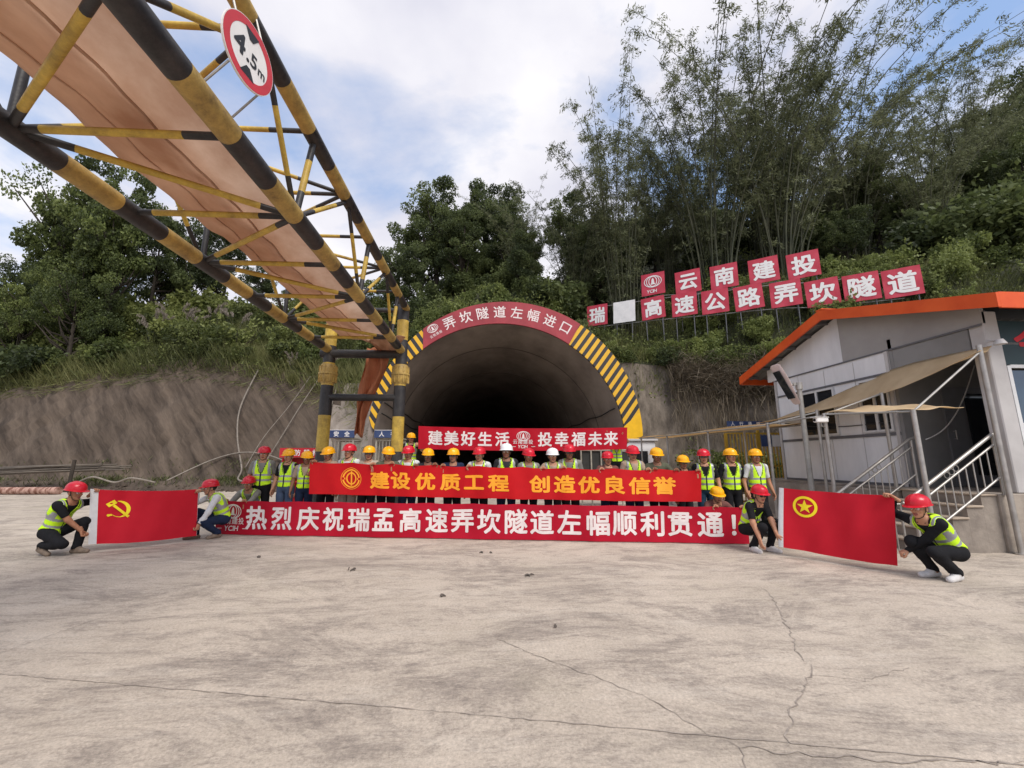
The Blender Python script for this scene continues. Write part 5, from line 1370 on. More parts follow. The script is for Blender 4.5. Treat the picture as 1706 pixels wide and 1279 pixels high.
person('red helmet worker in black squatting between the long banner and the ringed star flag', (4.58, 7.22, 0), rad(14), 1.68, 'squat', arms=((4.44, 6.98, .22), (d_.x - .01, d_.y - .02, d_.z + .05)), hands=('relaxed', 'grip'), hframes=(((0, -.2, -1), (1, 0, 0)), ((.3, -.2, -1), (1, .3, 0))), helmet='red', shirt='black', trousers='black', shoes='white', sk=1, hd=1, look=(-.25, .12), seed=85, glasses=True, open_vest=True,
       legs=dict(pel=(0, .21, .36), nk=(0, -.05, .80), ankR=(-.13, .02, .09), ankL=(.15, -.06, .09), kpR=(-.05, -1, .9), kpL=(.30, -1, .8)), group='squatting workers')
c = fb_(1.445, .92); d_ = fb_(1.445, .05)
person('red helmet worker in black sleeves squatting at the right end of the star flag', (5.86, 5.46, 0), rad(-84), 1.72, 'squat', arms=((c.x + .03, c.y + .02, c.z - .02), (d_.x + .01, d_.y - .03, d_.z + .07)), hands=('hook', 'grip'), hframes=(((-.5, .1, .4), (-.6, .2, -.8)), ((-.7, .4, -.4), (-.2, .3, -1))), helmet='red', shirt='black', sleeve='long', trousers='black', shoes='white', sk=1, hd=2, look=(.12, .10), seed=86,
       legs=dict(pel=(0, .19, .35), nk=(0, -.15, .74), ankR=(-.10, .0, .10), ankL=(.10, .08, .10), kpR=(-.12, -1, .5), kpL=(.06, -1, .5)), group='squatting workers')
# ---------------------------------------------------------------- vegetation
def leaf_mat(name, dark, mid, light, trans=.3):
    m = bpy.data.materials.new(name); m.use_nodes = True; t = m.node_tree; b = t.nodes['Principled BSDF']; o = t.nodes['Material Output']
    b.inputs['Roughness'].default_value = .55; setin(b, 'Specular IOR Level', .3)
    at = t.nodes.new('ShaderNodeAttribute'); at.attribute_name = 'tone'
    oi = t.nodes.new('ShaderNodeObjectInfo')
    f = mth('ADD', at.outputs['Fac'], mth('MULTIPLY', mth('SUBTRACT', oi.outputs['Random'], .5, nt_=t), .30, nt_=t), nt_=t)
    r = t.nodes.new('ShaderNodeValToRGB'); e_ = r.color_ramp.elements
    e_[0].position = .05; e_[0].color = (*dark, 1); e_[1].position = 1; e_[1].color = (*light, 1); k = r.color_ramp.elements.new(.5); k.color = (*mid, 1)
    t.links.new(f, r.inputs[0]); t.links.new(r.outputs[0], b.inputs['Base Color'])
    tr = t.nodes.new('ShaderNodeBsdfTranslucent'); mx = t.nodes.new('ShaderNodeMixShader'); mx.inputs[0].default_value = trans
    t.links.new(r.outputs[0], tr.inputs['Color']); t.links.new(b.outputs[0], mx.inputs[1]); t.links.new(tr.outputs[0], mx.inputs[2]); t.links.new(mx.outputs[0], o.inputs['Surface'])
    return m
M_leaf = leaf_mat('broadleaf', (.040, .055, .018), (.120, .152, .046), (.25, .29, .09), .42)
M_leaf_dark = leaf_mat('dark_broadleaf', (.034, .048, .020), (.092, .118, .042), (.185, .22, .08), .42)
M_bam = leaf_mat('bamboo_leaf', (.055, .064, .030), (.150, .165, .080), (.26, .28, .145), .45)
M_shrub = leaf_mat('shrub_leaf', (.042, .056, .018), (.132, .156, .046), (.27, .30, .095), .4)
M_dry = leaf_mat('dry_grass', (.07, .054, .036), (.19, .15, .10), (.31, .255, .18), .25)
M_grass = leaf_mat('green_grass', (.042, .050, .018), (.125, .138, .048), (.27, .265, .11), .35)
M_bark = mat('bark', (.045, .036, .028), .95, .3, 3, stretch=(4, 4, .6), bump=.5, bscale=8)
M_culm = mat('bamboo_culm', (.030, .036, .018), .7, scale=.7, col2=(.085, .085, .048))
M_plume = leaf_mat('grass_plume', (.16, .13, .10), (.27, .23, .19), (.40, .35, .30), .35)

def runit(r, n):
    v = r.normal(size=(n, 3)); return v / np.linalg.norm(v, axis=1, keepdims=True)
def leaves(C, U, L_, Wd, r, flat=.6):
    """diamond leaves at C along U"""
    n = len(C); a = runit(r, n); a[:, 2] *= flat; Wv = np.cross(U, a); Wv /= np.maximum(np.linalg.norm(Wv, axis=1, keepdims=True), 1e-6)
    L_ = np.broadcast_to(np.asarray(L_), (n,))[:, None]; Wd = np.broadcast_to(np.asarray(Wd), (n,))[:, None]
    V = np.stack([C - U * L_ / 2, C + Wv * Wd / 2 + U * L_ * .05, C + U * L_ / 2, C - Wv * Wd / 2 + U * L_ * .05], 1).reshape(-1, 3)
    return V
def leaf_obj_mesh(name, V, tone, m):
    n = len(V) // 4; return raw_mesh(name, V, np.arange(4 * n).reshape(n, 4), [m], None, False, {'tone': ('FACE', tone)})

def tree_proto(seed, h=12.0, cr=3.6, base=.34, nclump=60, per=230, leaf=.23, m=None, top=1.0, shape=1.0):
    r = np.random.default_rng(seed); rr = random.Random(seed)
    tb = MB(); zt = h * .80; bend = [rr.uniform(-.5, .5) for _ in range(4)]
    tp = [(bend[0] * math.sin(2.2 * t) * .6, bend[1] * math.sin(2.7 * t) * .6, zt * t) for t in [k / 9 for k in range(10)]]
    tb.tube(tp, [.022 * h * (1 - .80 * k / 9) + .02 for k in range(10)], 9)
    c0 = np.array((0, 0, h * (base + (1 - base) * .5))); R = np.array((cr, cr, h * (1 - base) * .5))
    # uneven outline: a few big lobes, each with clumps
    lob = []
    nl = 11
    for k in range(nl):
        d = runit(r, 1)[0]; d[2] = -.85 + 1.7 * (k + .5) / nl; d[:2] *= 1.0; lob.append((c0 + d * R * r.uniform(.45, .72), r.uniform(.34, .55) * cr))
    lob.append((c0 + np.array((0, 0, R[2] * .7)), .42 * cr))
    cl = []
    for k in range(nclump):
        c, q = lob[k % len(lob)]; d = runit(r, 1)[0]; d[2] = d[2] * .8 + .15
        cl.append((c + d * q * r.uniform(.55, 1.12), r.uniform(.17, .34) * cr * .72, r.uniform(.1, .75)))
    Cs, Us, Ts = [], [], []
    for c, q, tn in cl:
        n = int(per * r.uniform(.6, 1.3)); d = runit(r, n); d[:, 2] = d[:, 2] * .9 + .12
        P = c + d * q * (r.uniform(.35, 1.08, (n, 1)) ** .6) * np.array((1.08, 1.08, .92))
        U = runit(r, n) * .8 + d * .5; U[:, 2] -= .35; U /= np.linalg.norm(U, axis=1, keepdims=True)
        Cs.append(P); Us.append(U); Ts.append(np.clip(tn + r.normal(0, .16, n), 0, 1))
    Cs, Us, Ts = map(np.concatenate, (Cs, Us, Ts))
    sz = leaf * r.uniform(.65, 1.3, len(Cs)); V = leaves(Cs, Us, sz, sz * .55, r)
    for k in range(0, nclump, 3):
        c = cl[k][0]; z0 = max(h * base * .55, min(zt * .95, c[2] - .22 * h * rr.uniform(.5, 1.1))); t = z0 / zt; i = min(8, int(t * 9)); f = t * 9 - i
        s0 = Vector(tp[i]) * (1 - f) + Vector(tp[i + 1]) * f
        mid = (s0 * .5 + Vector(c) * .5) + Vector((0, 0, -.03 * h)) + Vector((rr.uniform(-.2, .2), rr.uniform(-.2, .2), 0))
        tb.tube([s0, mid, Vector(c)], [.008 * h, .0055 * h, .0018 * h], 5)
    to = tb.obj('trunk', M_bark, smooth=True); tm = to.data; bpy.data.objects.remove(to)
    return tm, leaf_obj_mesh('crown', V, Ts, m or M_leaf)
def plant(name, meshes, loc, s, rz, label, cat, group, sz=None):
    e_ = empty(name, loc, rz); e_.scale = (s, s, sz or s); tag(e_, label, cat, group)
    for nm, me in meshes:
        o = bpy.data.objects.new(nm, me); COL.objects.link(o); o.parent = e_
    return e_

def bamboo_proto(seed, nc=34, h=17.0, spread=.26, leaf=.225, per=760, lean=(0, 0)):
    r = np.random.default_rng(seed); b = MB(); Cs, Us, Ts = [], [], []
    for k in range(nc):
        a = r.uniform(0, 6.283); rad_ = .9 * math.sqrt(r.uniform(0, 1)); b0 = np.array((rad_ * math.cos(a), rad_ * math.sin(a), -.5))
        H = h * r.uniform(.62, 1.05); a2 = a + r.normal(0, .5); sp = H * spread * r.uniform(.25, 1.5)
        dv = np.array((math.cos(a2) * sp + lean[0] * H, math.sin(a2) * sp + lean[1] * H, 0))
        droop = H * r.uniform(.04, .22)
        f = lambda t: b0 + np.outer(np.asarray(t) ** 1.75, dv) + np.outer(np.asarray(t), (0, 0, H)) - np.outer(np.asarray(t) ** 5, (0, 0, droop)) + np.outer(np.asarray(t) ** 6, dv * .35)
        ts = np.linspace(0, 1, 11); pts = f(ts); r0 = r.uniform(.032, .055)
        b.tube(pts.tolist(), [r0 * (1 - .88 * t) + .004 for t in ts], 5, caps=False)
        st = r.uniform(.10, .40); nb = int(34 * r.uniform(.7, 1.2)); tt = st + (1 - st) * r.uniform(0, 1, nb) ** .8
        for t, p in zip(tt, f(tt)):
            d = runit(r, 1)[0]; d[2] = abs(d[2]) * .5 - .12; l = r.uniform(.45, 1.25) * (1.15 - .5 * t); n = int(per / 26)
            s = r.uniform(.1, 1, n) ** .8; P = p + np.outer(s * l, d) - np.outer(s ** 2 * l * .35, (0, 0, 1)) + r.normal(0, .10, (n, 3))
            U = d * .55 + r.normal(0, .45, (n, 3)); U[:, 2] -= .55; U /= np.linalg.norm(U, axis=1, keepdims=True)
            Cs.append(P); Us.append(U); Ts.append(np.clip(r.uniform(.2, .75) + r.normal(0, .15, n), 0, 1))
    Cs, Us, Ts = map(np.concatenate, (Cs, Us, Ts)); sz = leaf * r.uniform(.6, 1.25, len(Cs)); V = leaves(Cs, Us, sz, sz * .20, r)
    o = b.obj('culms', M_culm, smooth=True); cm = o.data; bpy.data.objects.remove(o)
    return cm, leaf_obj_mesh('foliage', V, Ts, M_bam)

def shrub_proto(seed, n=2600, leaf=.13, m=None, tall=1.0):
    r = np.random.default_rng(seed); Cs, Us, Ts = [], [], []
    nl = 11
    for k in range(nl):
        a = r.uniform(0, 6.28); q = r.uniform(0, .75); c = np.array((q * math.cos(a), q * math.sin(a), r.uniform(.25, .85) * tall)); rd = r.uniform(.28, .5); nn = n // nl
        d = runit(r, nn); P = c + d * rd * r.uniform(.3, 1.1, (nn, 1)) ** .5; U = d * .6 + runit(r, nn) * .7; U[:, 2] -= .2; U /= np.linalg.norm(U, axis=1, keepdims=True)
        Cs.append(P); Us.append(U); Ts.append(np.clip(r.uniform(.15, .8) + r.normal(0, .15, nn), 0, 1))
    for k in range(16):                                               # shoots that break the outline
        a = r.uniform(0, 6.28); d = np.array((math.cos(a) * .5, math.sin(a) * .5, r.uniform(.6, 1.2))); nn = 34; s = r.uniform(.2, 1, nn)
        P = np.outer(s, d * r.uniform(.9, 1.35) * (1, 1, tall)) + r.normal(0, .05, (nn, 3)); U = runit(r, nn) + d * .4; U /= np.linalg.norm(U, axis=1, keepdims=True)
        Cs.append(P); Us.append(U); Ts.append(np.clip(r.uniform(.4, .9) + r.normal(0, .12, nn), 0, 1))
    Cs, Us, Ts = map(np.concatenate, (Cs, Us, Ts)); Cs[:, 2] = np.maximum(Cs[:, 2], .0); sz = leaf * r.uniform(.6, 1.3, len(Cs)); V = leaves(Cs, Us, sz, sz * .5, r)
    b = MB(); rr = random.Random(seed)
    for k in range(7):
        a = rr.uniform(0, 6.28); b.tube([(0, 0, -.2), (.3 * math.cos(a), .3 * math.sin(a), .35 * tall), (.65 * math.cos(a), .65 * math.sin(a), .8 * tall)], [.03, .018, .006], 5)
    o = b.obj('stems', M_bark); sm_ = o.data; bpy.data.objects.remove(o)
    return sm_, leaf_obj_mesh('foliage', V, Ts, m or M_shrub)

RV = random.Random(99)
tp_ = [tree_proto(1, 12, 3.7, .14, 92, 250, .22), tree_proto(2, 12, 3.2, .18, 84, 250, .22), tree_proto(3, 12, 4.3, .06, 100, 240, .22), tree_proto(4, 12, 3.5, .10, 92, 260, .22, M_leaf_dark), tree_proto(5, 12, 4.0, .16, 96, 250, .23, M_leaf_dark)]
ADJ_T = ['round crowned', 'upright', 'broad', 'dark leaved', 'spreading dark']
# x, y, top z, proto, label
TREES = [
    (-34.6, 30.2, 13.6, 0, 'round green tree at the far left edge above the bank'),
    (-34.9, 31.0, 16.6, 3, 'dark tree behind the far left bushes'),
    (-35.0, 33.0, 20.6, 1, 'upright light green tree left of the tallest left tree'),
    (-34.0, 34.0, 27.2, 0, 'round green tree, tallest at the left, above the yellow tube'),
    (-28.1, 31.0, 23.9, 1, 'upright light green tree right behind the near yellow gantry tube'),
    (-28.7, 29.5, 16.8, 2, 'broad bushy green tree covered in creepers low on the left bank'),
    (-32.0, 29.5, 14.7, 2, 'broad bushy green tree low on the far left bank'),
    (-28.4, 35.0, 22.5, 4, 'spreading dark tree seen between the gantry tubes, left one'),
    (-26.5, 36.0, 24.4, 3, 'dark tree seen between the gantry tubes, below the duct'),
    (-24.0, 37.0, 22.4, 4, 'spreading dark tree behind the middle of the duct'),
    (-20.8, 37.0, 19.8, 3, 'dark tree behind the duct, nearer its far end'),
    (-17.0, 36.0, 18.5, 0, 'round green tree low behind the far end of the duct'),
    (-13.3, 34.0, 17.6, 3, 'dark tree behind the left gantry post'),
    (-8.8, 30.0, 14.6, 1, 'upright light green tree low and just left of the tunnel arch'),
    (-6.9, 31.0, 18.4, 3, 'dark tree left of the group above the arch, lowest'),
    (-6.4, 36.0, 25.7, 3, 'dark tree, left half of the tall pair above the arch'),
    (-4.8, 36.0, 27.3, 4, 'spreading dark tree, top of the tall pair above the arch'),
    (-2.2, 33.0, 23.0, 3, 'dark tree in front of the tall pair above the arch'),
    (-0.4, 37.0, 28.2, 4, 'spreading dark tree right of the tall pair above the arch'),
    (1.9, 33.0, 23.7, 3, 'dark tree above the crown of the arch'),
    (2.8, 29.0, 18.3, 4, 'spreading dark tree low above the red name board'),
    (6.9, 33.0, 24.2, 4, 'spreading dark tree behind the left bamboo clump'),
    (8.6, 30.0, 18.5, 3, 'dark tree under the left bamboo, above the blank board'),
    (14.1, 33.0, 23.2, 4, 'spreading dark tree between the two big bamboo clumps'),
    (16.4, 30.0, 19.8, 3, 'dark tree above the company emblem board'),
    (24.4, 31.0, 22.9, 4, 'spreading dark tree above the last board of the upper row'),
    (28.5, 27.0, 24.3, 4, 'spreading dark tree standing out right of the big bamboo'),
    (28.7, 25.0, 20.9, 3, 'dark tree below that standing out dark crown'),
    (23.0, 24.0, 17.8, 4, 'spreading dark tree just right of the last upper board'),
    (35.3, 27.0, 24.5, 2, 'broad bushy green tree on the right slope'),
    (43.7, 30.0, 32.3, 4, 'spreading dark tree tall behind the right slope'),
    (35.1, 23.0, 22.6, 4, 'spreading dark tree at the right edge of the hill'),
    (28.9, 22.0, 16.7, 2, 'broad bushy green tree low on the right slope above the hut'),
    (30.0, 21.0, 16.9, 3, 'dark tree low at the right edge above the hut roof'),
    (26.8, 22.5, 15.3, 3, 'dark tree above the last board of the lower row'),
    (53.0, 33.0, 40.5, 3, 'dark tree farthest up at the right edge'),
]
for x, y, zt, k, lab in TREES:
    zb = hill_z(x, y) - .3; s = max(.35, (zt - zb) / 12.0)
    plant('broadleaf_tree', (('trunk', tp_[k][0]), ('crown', tp_[k][1])), (x, y, zb), s * (.70 if x < -25 else .9 if x < -12 else 1),  RV.uniform(0, 6.28), lab, 'tree', 'broadleaf trees on the hill', sz=s)
bp_ = [bamboo_proto(11, 36, 17, .36), bamboo_proto(12, 30, 17, .25), bamboo_proto(13, 38, 17, .38, lean=(.18, 0)), bamboo_proto(14, 28, 17, .34)]
BAMS = [
    (6.6, 30.0, 25.1, 3, 'feathery bamboo clump at the left, arching over the tunnel', 2.0),
    (9.4, 28.0, 30.3, 1, 'upright bamboo clump above the blank board', 0.4),
    (14.2, 31.0, 29.1, 3, 'short bamboo clump between the two tallest', 1.2),
    (15.2, 26.0, 34.1, 0, 'tall bamboo clump above the emblem board', 0),
    (20.2, 27.0, 37.1, 1, 'tallest bamboo clump above the upper row of boards', 2.2),
    (19.2, 25.0, 35.0, 2, 'bamboo clump leaning right above the end of the upper row', 0.0),
    (26.4, 27.0, 34.8, 2, 'bamboo clump leaning right behind the dark crowned tree', 0.35),
    (28.9, 24.0, 28.5, 3, 'bamboo clump on the right slope', 3.0),
    (35.4, 26.0, 33.0, 1, 'bamboo clump at the right edge of the hill', 1.0),
    (11.8, 33.0, 27.0, 2, 'bamboo clump far behind the company emblem board', 1.7),
    (17.5, 33.0, 31.0, 0, 'bamboo clump far behind the middle of the upper boards', 2.9),
    (24.0, 32.0, 33.5, 3, 'bamboo clump far behind the last upper board', .9),
    (31.0, 31.0, 33.0, 0, 'bamboo clump far up the right slope', 2.4),
    (40.0, 30.0, 36.5, 3, 'bamboo clump farthest up the right slope', 3.3),
    (2.5, 31.0, 24.3, 3, 'small drooping bamboo clump left of the others', 4.2),
]
for x, y, zt, k, lab, rz in BAMS:
    zb = hill_z(x, y) - .2; s = (zt - zb) / 17.0
    plant('bamboo_clump', (('culms', bp_[k][0]), ('foliage', bp_[k][1])), (x, y, zb), s, rz, lab, 'bamboo', 'bamboo clumps above the tunnel')
sp_ = [shrub_proto(21), shrub_proto(22, 2200, .15, M_leaf), shrub_proto(23, 2600, .11, M_shrub, 1.3), shrub_proto(24, 2400, .14, M_leaf_dark)]
SHRUBS = [
    (-17.0, 28.2, 1.9, 0, 'bright green bush on the left bank beneath the yellow gantry tube'),
    (-19.3, 28.2, 1.5, 2, 'light green bush beside the bright one on the left bank'),
    (-13.3, 27.0, 1.6, 0, 'light green bush below the middle of the duct'),
    (-11.5, 27.0, 1.5, 1, 'bush just left of the left gantry post'),
    (-29.4, 28.2, 2.0, 3, 'dark bush at the far left lip of the cut slope'),
    (-24.3, 28.2, 1.7, 1, 'bush at the lip of the cut, above its darkest streak'),
    (11.3, 20.5, 1.7, 2, 'bush on the slope under the board 公'),
    (9.9, 22.6, 1.0, 3, 'dark bush on the slope under the board 高'),
    (12.9, 19.5, 1.6, 2, 'bush on the slope under the board 路'),
    (14.8, 18.5, 1.4, 0, 'bush on the slope under the board 弄'),
    (16.7, 18.2, 1.1, 2, 'bush that hides the foot of the lower board 坎'),
    (17.7, 17.4, 1.1, 3, 'dark bush that hides the foot of the lower board 隧'),
    (19.2, 16.5, 1.0, 0, 'bright green bush over the hut roof edge by the board 道'),
    (20.1, 15.5, 1.3, 2, 'bush above the hut roof near the right edge'),
    (5.2, 24.0, 1.3, 3, 'dark bush right behind the red name board of the arch'),
    (-5.2, 24.0, 1.5, 3, 'dark bush behind the left shoulder of the arch'),
    (7.5, 22.6, .8, 1, 'bush behind the right shoulder of the arch'),
]
for x, y, s, k, lab in SHRUBS:
    plant('shrub', (('stems', sp_[k][0]), ('foliage', sp_[k][1])), (x, y, hill_z(x, y) - .1), s, RV.uniform(0, 6.28), lab, 'shrub', 'shrubs on the slopes')


def bulk_shrubs(name, spots, label, m):
    VV, TT = [], []
    for (x, y, s, k) in spots:
        me = sp_[k][1]; n = len(me.vertices); co = np.empty(n * 3, np.float32); me.vertices.foreach_get('co', co); co = co.reshape(-1, 3)
        tn = np.empty(n // 4, np.float32); me.attributes['tone'].data.foreach_get('value', tn); a = RV.uniform(0, 6.28); ca, sa = math.cos(a), math.sin(a)
        VV.append((co @ np.array(((ca, sa, 0), (-sa, ca, 0), (0, 0, 1)))) * s * np.array((1, 1, RV.uniform(.75, 1.15))) + np.array((x, y, hill_z(x, y) - .15))); TT.append(np.clip(tn + RV.uniform(-.10, .30), 0, 1))
    tag(link(name, leaf_obj_mesh(name, np.concatenate(VV), np.concatenate(TT), m)), label, 'shrubbery', kind='stuff')
def spots(n, xr, dr, sr, seed):
    r_ = random.Random(seed); o_ = []
    for _ in range(n):
        x = r_.uniform(*xr); d = dr[0] + (dr[1] - dr[0]) * r_.random(); y = ip(TOE, x) + 1.6 + ip(RUN, x) + d; o_.append((x, y, r_.uniform(*sr), r_.randrange(4)))
    return o_
bulk_shrubs('bank_shrubbery', spots(80, (-40, -6.5), (.1, 8), (.7, 1.7), 5), 'dense mixed shrubs covering the left bank above the cut slope', M_shrub)
bulk_shrubs('slope_shrubbery', spots(30, (10.5, 34), (.1, 2.5), (.7, 1.3), 6) + spots(52, (12, 34), (1.4, 8), (.8, 1.5), 26) + spots(16, (6.8, 12), (.3, 4), (.45, .75), 27) + spots(20, (-6, 7), (2.2, 6), (.6, 1.3), 8), 'dense mixed shrubs on the slope over the tunnel and round the name boards', M_leaf)

bulk_shrubs('hill_thicket', spots(46, (8, 52), (8, 34), (2.0, 3.6), 15) + spots(22, (-9, 10), (6, 18), (1.6, 2.8), 16), 'dense dark thicket filling the hillside between the trees and bamboo', M_leaf_dark)
bulk_shrubs('bank_thicket', spots(40, (-46, -8), (5, 10), (1.5, 2.6), 17) + spots(30, (-42, -20), (1.2, 6), (1.2, 2.2), 18) + spots(34, (-40, -22), (4, 9), (2.0, 3.2), 19), 'tall thicket at the back of the left bank under the trees', M_shrub)

# plumed grass clumps on the left bank
def plume_proto(seed):
    r = np.random.default_rng(seed); Cs, Us, Ls, Ws, Ts = [], [], [], [], []
    n = 260; a = r.uniform(0, 6.28, n); ln = r.uniform(.7, 1.6, n); lean_ = r.uniform(.1, .7, n)
    U = np.stack([np.cos(a) * lean_, np.sin(a) * lean_, np.ones(n)], 1); U /= np.linalg.norm(U, axis=1, keepdims=True)
    Cs = U * ln[:, None] * .5; V1 = leaves(Cs, U, ln, .035, r)
    b = MB(); VP = []
    for k in range(6):
        a_ = r.uniform(0, 6.28); l = r.uniform(1.9, 2.6); d = np.array((math.cos(a_) * .25, math.sin(a_) * .25, 1)); tip = d * l
        b.tube([(0, 0, 0), tuple(d * l * .5 + (0, 0, .1)), tuple(tip)], [.012, .009, .004], 4)
        m_ = 90; s = r.uniform(0, 1, m_); P = tip + np.outer(s - .15, d) * .55 + np.outer(s ** 2, (math.cos(a_), math.sin(a_), -.6)) * .3 + r.normal(0, .035, (m_, 3))
        U2 = d * .8 + runit(r, m_) * .4; U2 /= np.linalg.norm(U2, axis=1, keepdims=True); VP.append(leaves(P, U2, .16, .03, r))
    VP = np.concatenate(VP); o = b.obj('stalks', M_culm); st_ = o.data; bpy.data.objects.remove(o)
    return (('blades', leaf_obj_mesh('blades', V1, r.uniform(.2, .9, n), M_grass)), ('stalks', st_), ('plumes', leaf_obj_mesh('plumes', VP, r.uniform(.2, .9, len(VP) // 4), M_plume)))
pp_ = plume_proto(31)
for x, y, s, lab in [(-23.4, 29.6, 1.15, 'leftmost plumed grass clump below the dark trees'), (-22.4, 30.0, 1.3, 'tallest plumed grass clump below the dark trees'), (-21.1, 29.6, 1.1, 'plumed grass clump between the taller plumes and the gantry'), (-19.8, 29.8, 1.2, 'plumed grass clump just left of the yellow gantry tube'), (-18.0, 29.4, 1.0, 'small plumed grass clump beneath the gantry tube'), (-12.0, 25.9, .75, 'pale plumed grass hanging over the cut slope near the hoses'), (-9.8, 25.3, .8, 'pale plumed grass at the lip of the cut beside the left gantry post')]:
    plant('plume_grass', pp_, (x, y, hill_z(x, y) - .1), s, RV.uniform(0, 6.28), lab, 'grass clump', 'plumed grass clumps on the left bank')

# ---- ground cover nobody could count
def scatter(n, xr, dr, seed):
    r = np.random.default_rng(seed); X = r.uniform(*xr, n); D = r.uniform(0, 1, n) ** 1.3 * (dr[1] - dr[0]) + dr[0]
    out_ = []
    for x, d in zip(X, D):
        y = ip(TOE, x) + 1.6 + ip(RUN, x) + d; out_.append((x, y, hill_z(x, y)))
    return np.array(out_), r
P, r = scatter(60000, (-40, 34), (-.25, 16), 41)
keep = ~((P[:, 0] > -6) & (P[:, 0] < 7.4) & (P[:, 1] < 22.45))
P = P[keep]; n = len(P)
hgt = .55 + .45 * np.sin(P[:, 0] * .9 + P[:, 1] * .5) * np.sin(P[:, 0] * .37 - P[:, 1] * .8)
C = P + np.stack([r.normal(0, .1, n), r.normal(0, .1, n), r.uniform(0, 1, n) ** 1.5 * hgt * 1.3], 1)
U = runit(r, n); U[:, 2] -= .2; U /= np.linalg.norm(U, axis=1, keepdims=True)
sz = r.uniform(.12, .26, n); tone = np.clip(.40 + .28 * np.sin(P[:, 0] * .7 + 2 * np.sin(P[:, 1] * .6)) + r.normal(0, .15, n), 0, 1)
tag(link('undergrowth', leaf_obj_mesh('undergrowth', leaves(C, U, sz, sz * .5, r), tone, M_shrub)), 'low leafy ground cover over the slopes round the tunnel', 'ground cover', kind='stuff')
def blades(name, n, xr, dr, seed, ln, w, m, label, up=1.0, lean_=.5):
    P, r = scatter(n, xr, dr, seed); P = P[~((P[:, 0] > -6) & (P[:, 0] < 7.4) & (P[:, 1] < 22.45))]; n = len(P)
    a = r.uniform(0, 6.28, n); U = np.stack([np.cos(a) * lean_, np.sin(a) * lean_ - .25, np.full(n, up) + r.normal(0, .25, n)], 1); U /= np.linalg.norm(U, axis=1, keepdims=True)
    l = r.uniform(*ln, n); tone = np.clip(.45 + .25 * np.sin(P[:, 0] * .5 + P[:, 1]) + r.normal(0, .18, n), 0, 1)
    tag(link(name, leaf_obj_mesh(name, leaves(P + U * l[:, None] * .45, U, l, w, r), tone, m)), label, 'grass', kind='stuff')
blades('tall_grass', 26000, (-36, -6.5), (-.4, 7), 51, (.5, 1.5), .035, M_grass, 'tall green and straw coloured grass on the left bank')
blades('slope_grass', 12000, (7.0, 26), (-.2, 8), 52, (.5, 1.2), .03, M_grass, 'grass on the slope below the name boards')
blades('straw_fringe', 5200, (-36, -6.0), (-.55, .9), 53, (.35, 1.0), .03, M_grass, 'straggling grass hanging over the top edge of the cut slope', -.35, .7)
r = np.random.default_rng(55); n = 9000; X = r.uniform(-36, -6.5, n); D = r.uniform(.35, 2.0, n)
keep = r.uniform(0, 1, n) < .15 + .85 * (np.sin(X * 1.3) * np.sin(X * .47 + 2) > .05); X, D = X[keep], D[keep]; n = len(X)
P = np.array([(x, ip(TOE, x) + d, hill_z(x, ip(TOE, x) + d)) for x, d in zip(X, D)]); a = r.uniform(0, 6.28, n)
U = np.stack([np.cos(a) * .7, np.sin(a) * .7, np.ones(n)], 1); U /= np.linalg.norm(U, axis=1, keepdims=True); l = r.uniform(.15, .5, n)
tag(link('berm_weeds', leaf_obj_mesh('berm_weeds', leaves(P + U * l[:, None] * .45, U, l, .03, r), np.clip(r.normal(.4, .2, n), 0, 1), M_grass)), 'weeds along the low bank at the foot of the cut slope', 'weeds', kind='stuff')
# dead creepers hanging down the rock face right of the tunnel
r = np.random.default_rng(61); n = 3000; X = r.uniform(9.8, 17.5, n); V = []; dens = .5 + .5 * np.sin(X * 1.9) * np.sin(X * .8 + 1)
X = X[r.uniform(0, 1, n) < .25 + .75 * dens]; n = len(X); Yt = np.array([ip(TOE, x) + 1.6 for x in X]); hf = np.array([ip(HF, x) for x in X]); rn_ = np.array([ip(RUN, x) for x in X])
t = 1 - r.uniform(0, 1, n) ** 1.2 * .62; P = np.stack([X, Yt + rn_ * t - .32 - r.uniform(0, .25, n), hf * t], 1)
U = np.stack([r.normal(0, .28, n), -.12 + r.normal(0, .1, n), -np.ones(n)], 1); U /= np.linalg.norm(U, axis=1, keepdims=True)
tag(link('dead_creepers', leaf_obj_mesh('dead_creepers', leaves(P, U, r.uniform(.5, 1.5, n), .03, r), np.clip(r.normal(.35, .2, n), 0, 1), M_dry)), 'brown dead creepers hanging over the rock face behind the hut', 'creeper', kind='stuff')
n = 9000; X = r.uniform(10, 16.5, n); Yt = np.array([ip(TOE, x) + 1.6 + ip(RUN, x) for x in X]); hz_ = np.array([ip(HF, x) for x in X])
P = np.stack([X, Yt - .5 + r.normal(0, .25, n), hz_ - .5 + r.normal(0, .55, n)], 1); U = runit(r, n)
tag(link('dead_brush', leaf_obj_mesh('dead_brush', leaves(P, U, r.uniform(.3, .9, n), .022, r), np.clip(r.normal(.3, .2, n), 0, 1), M_dry)), 'tangled dead brush along the top of the rock face', 'brush', kind='stuff')

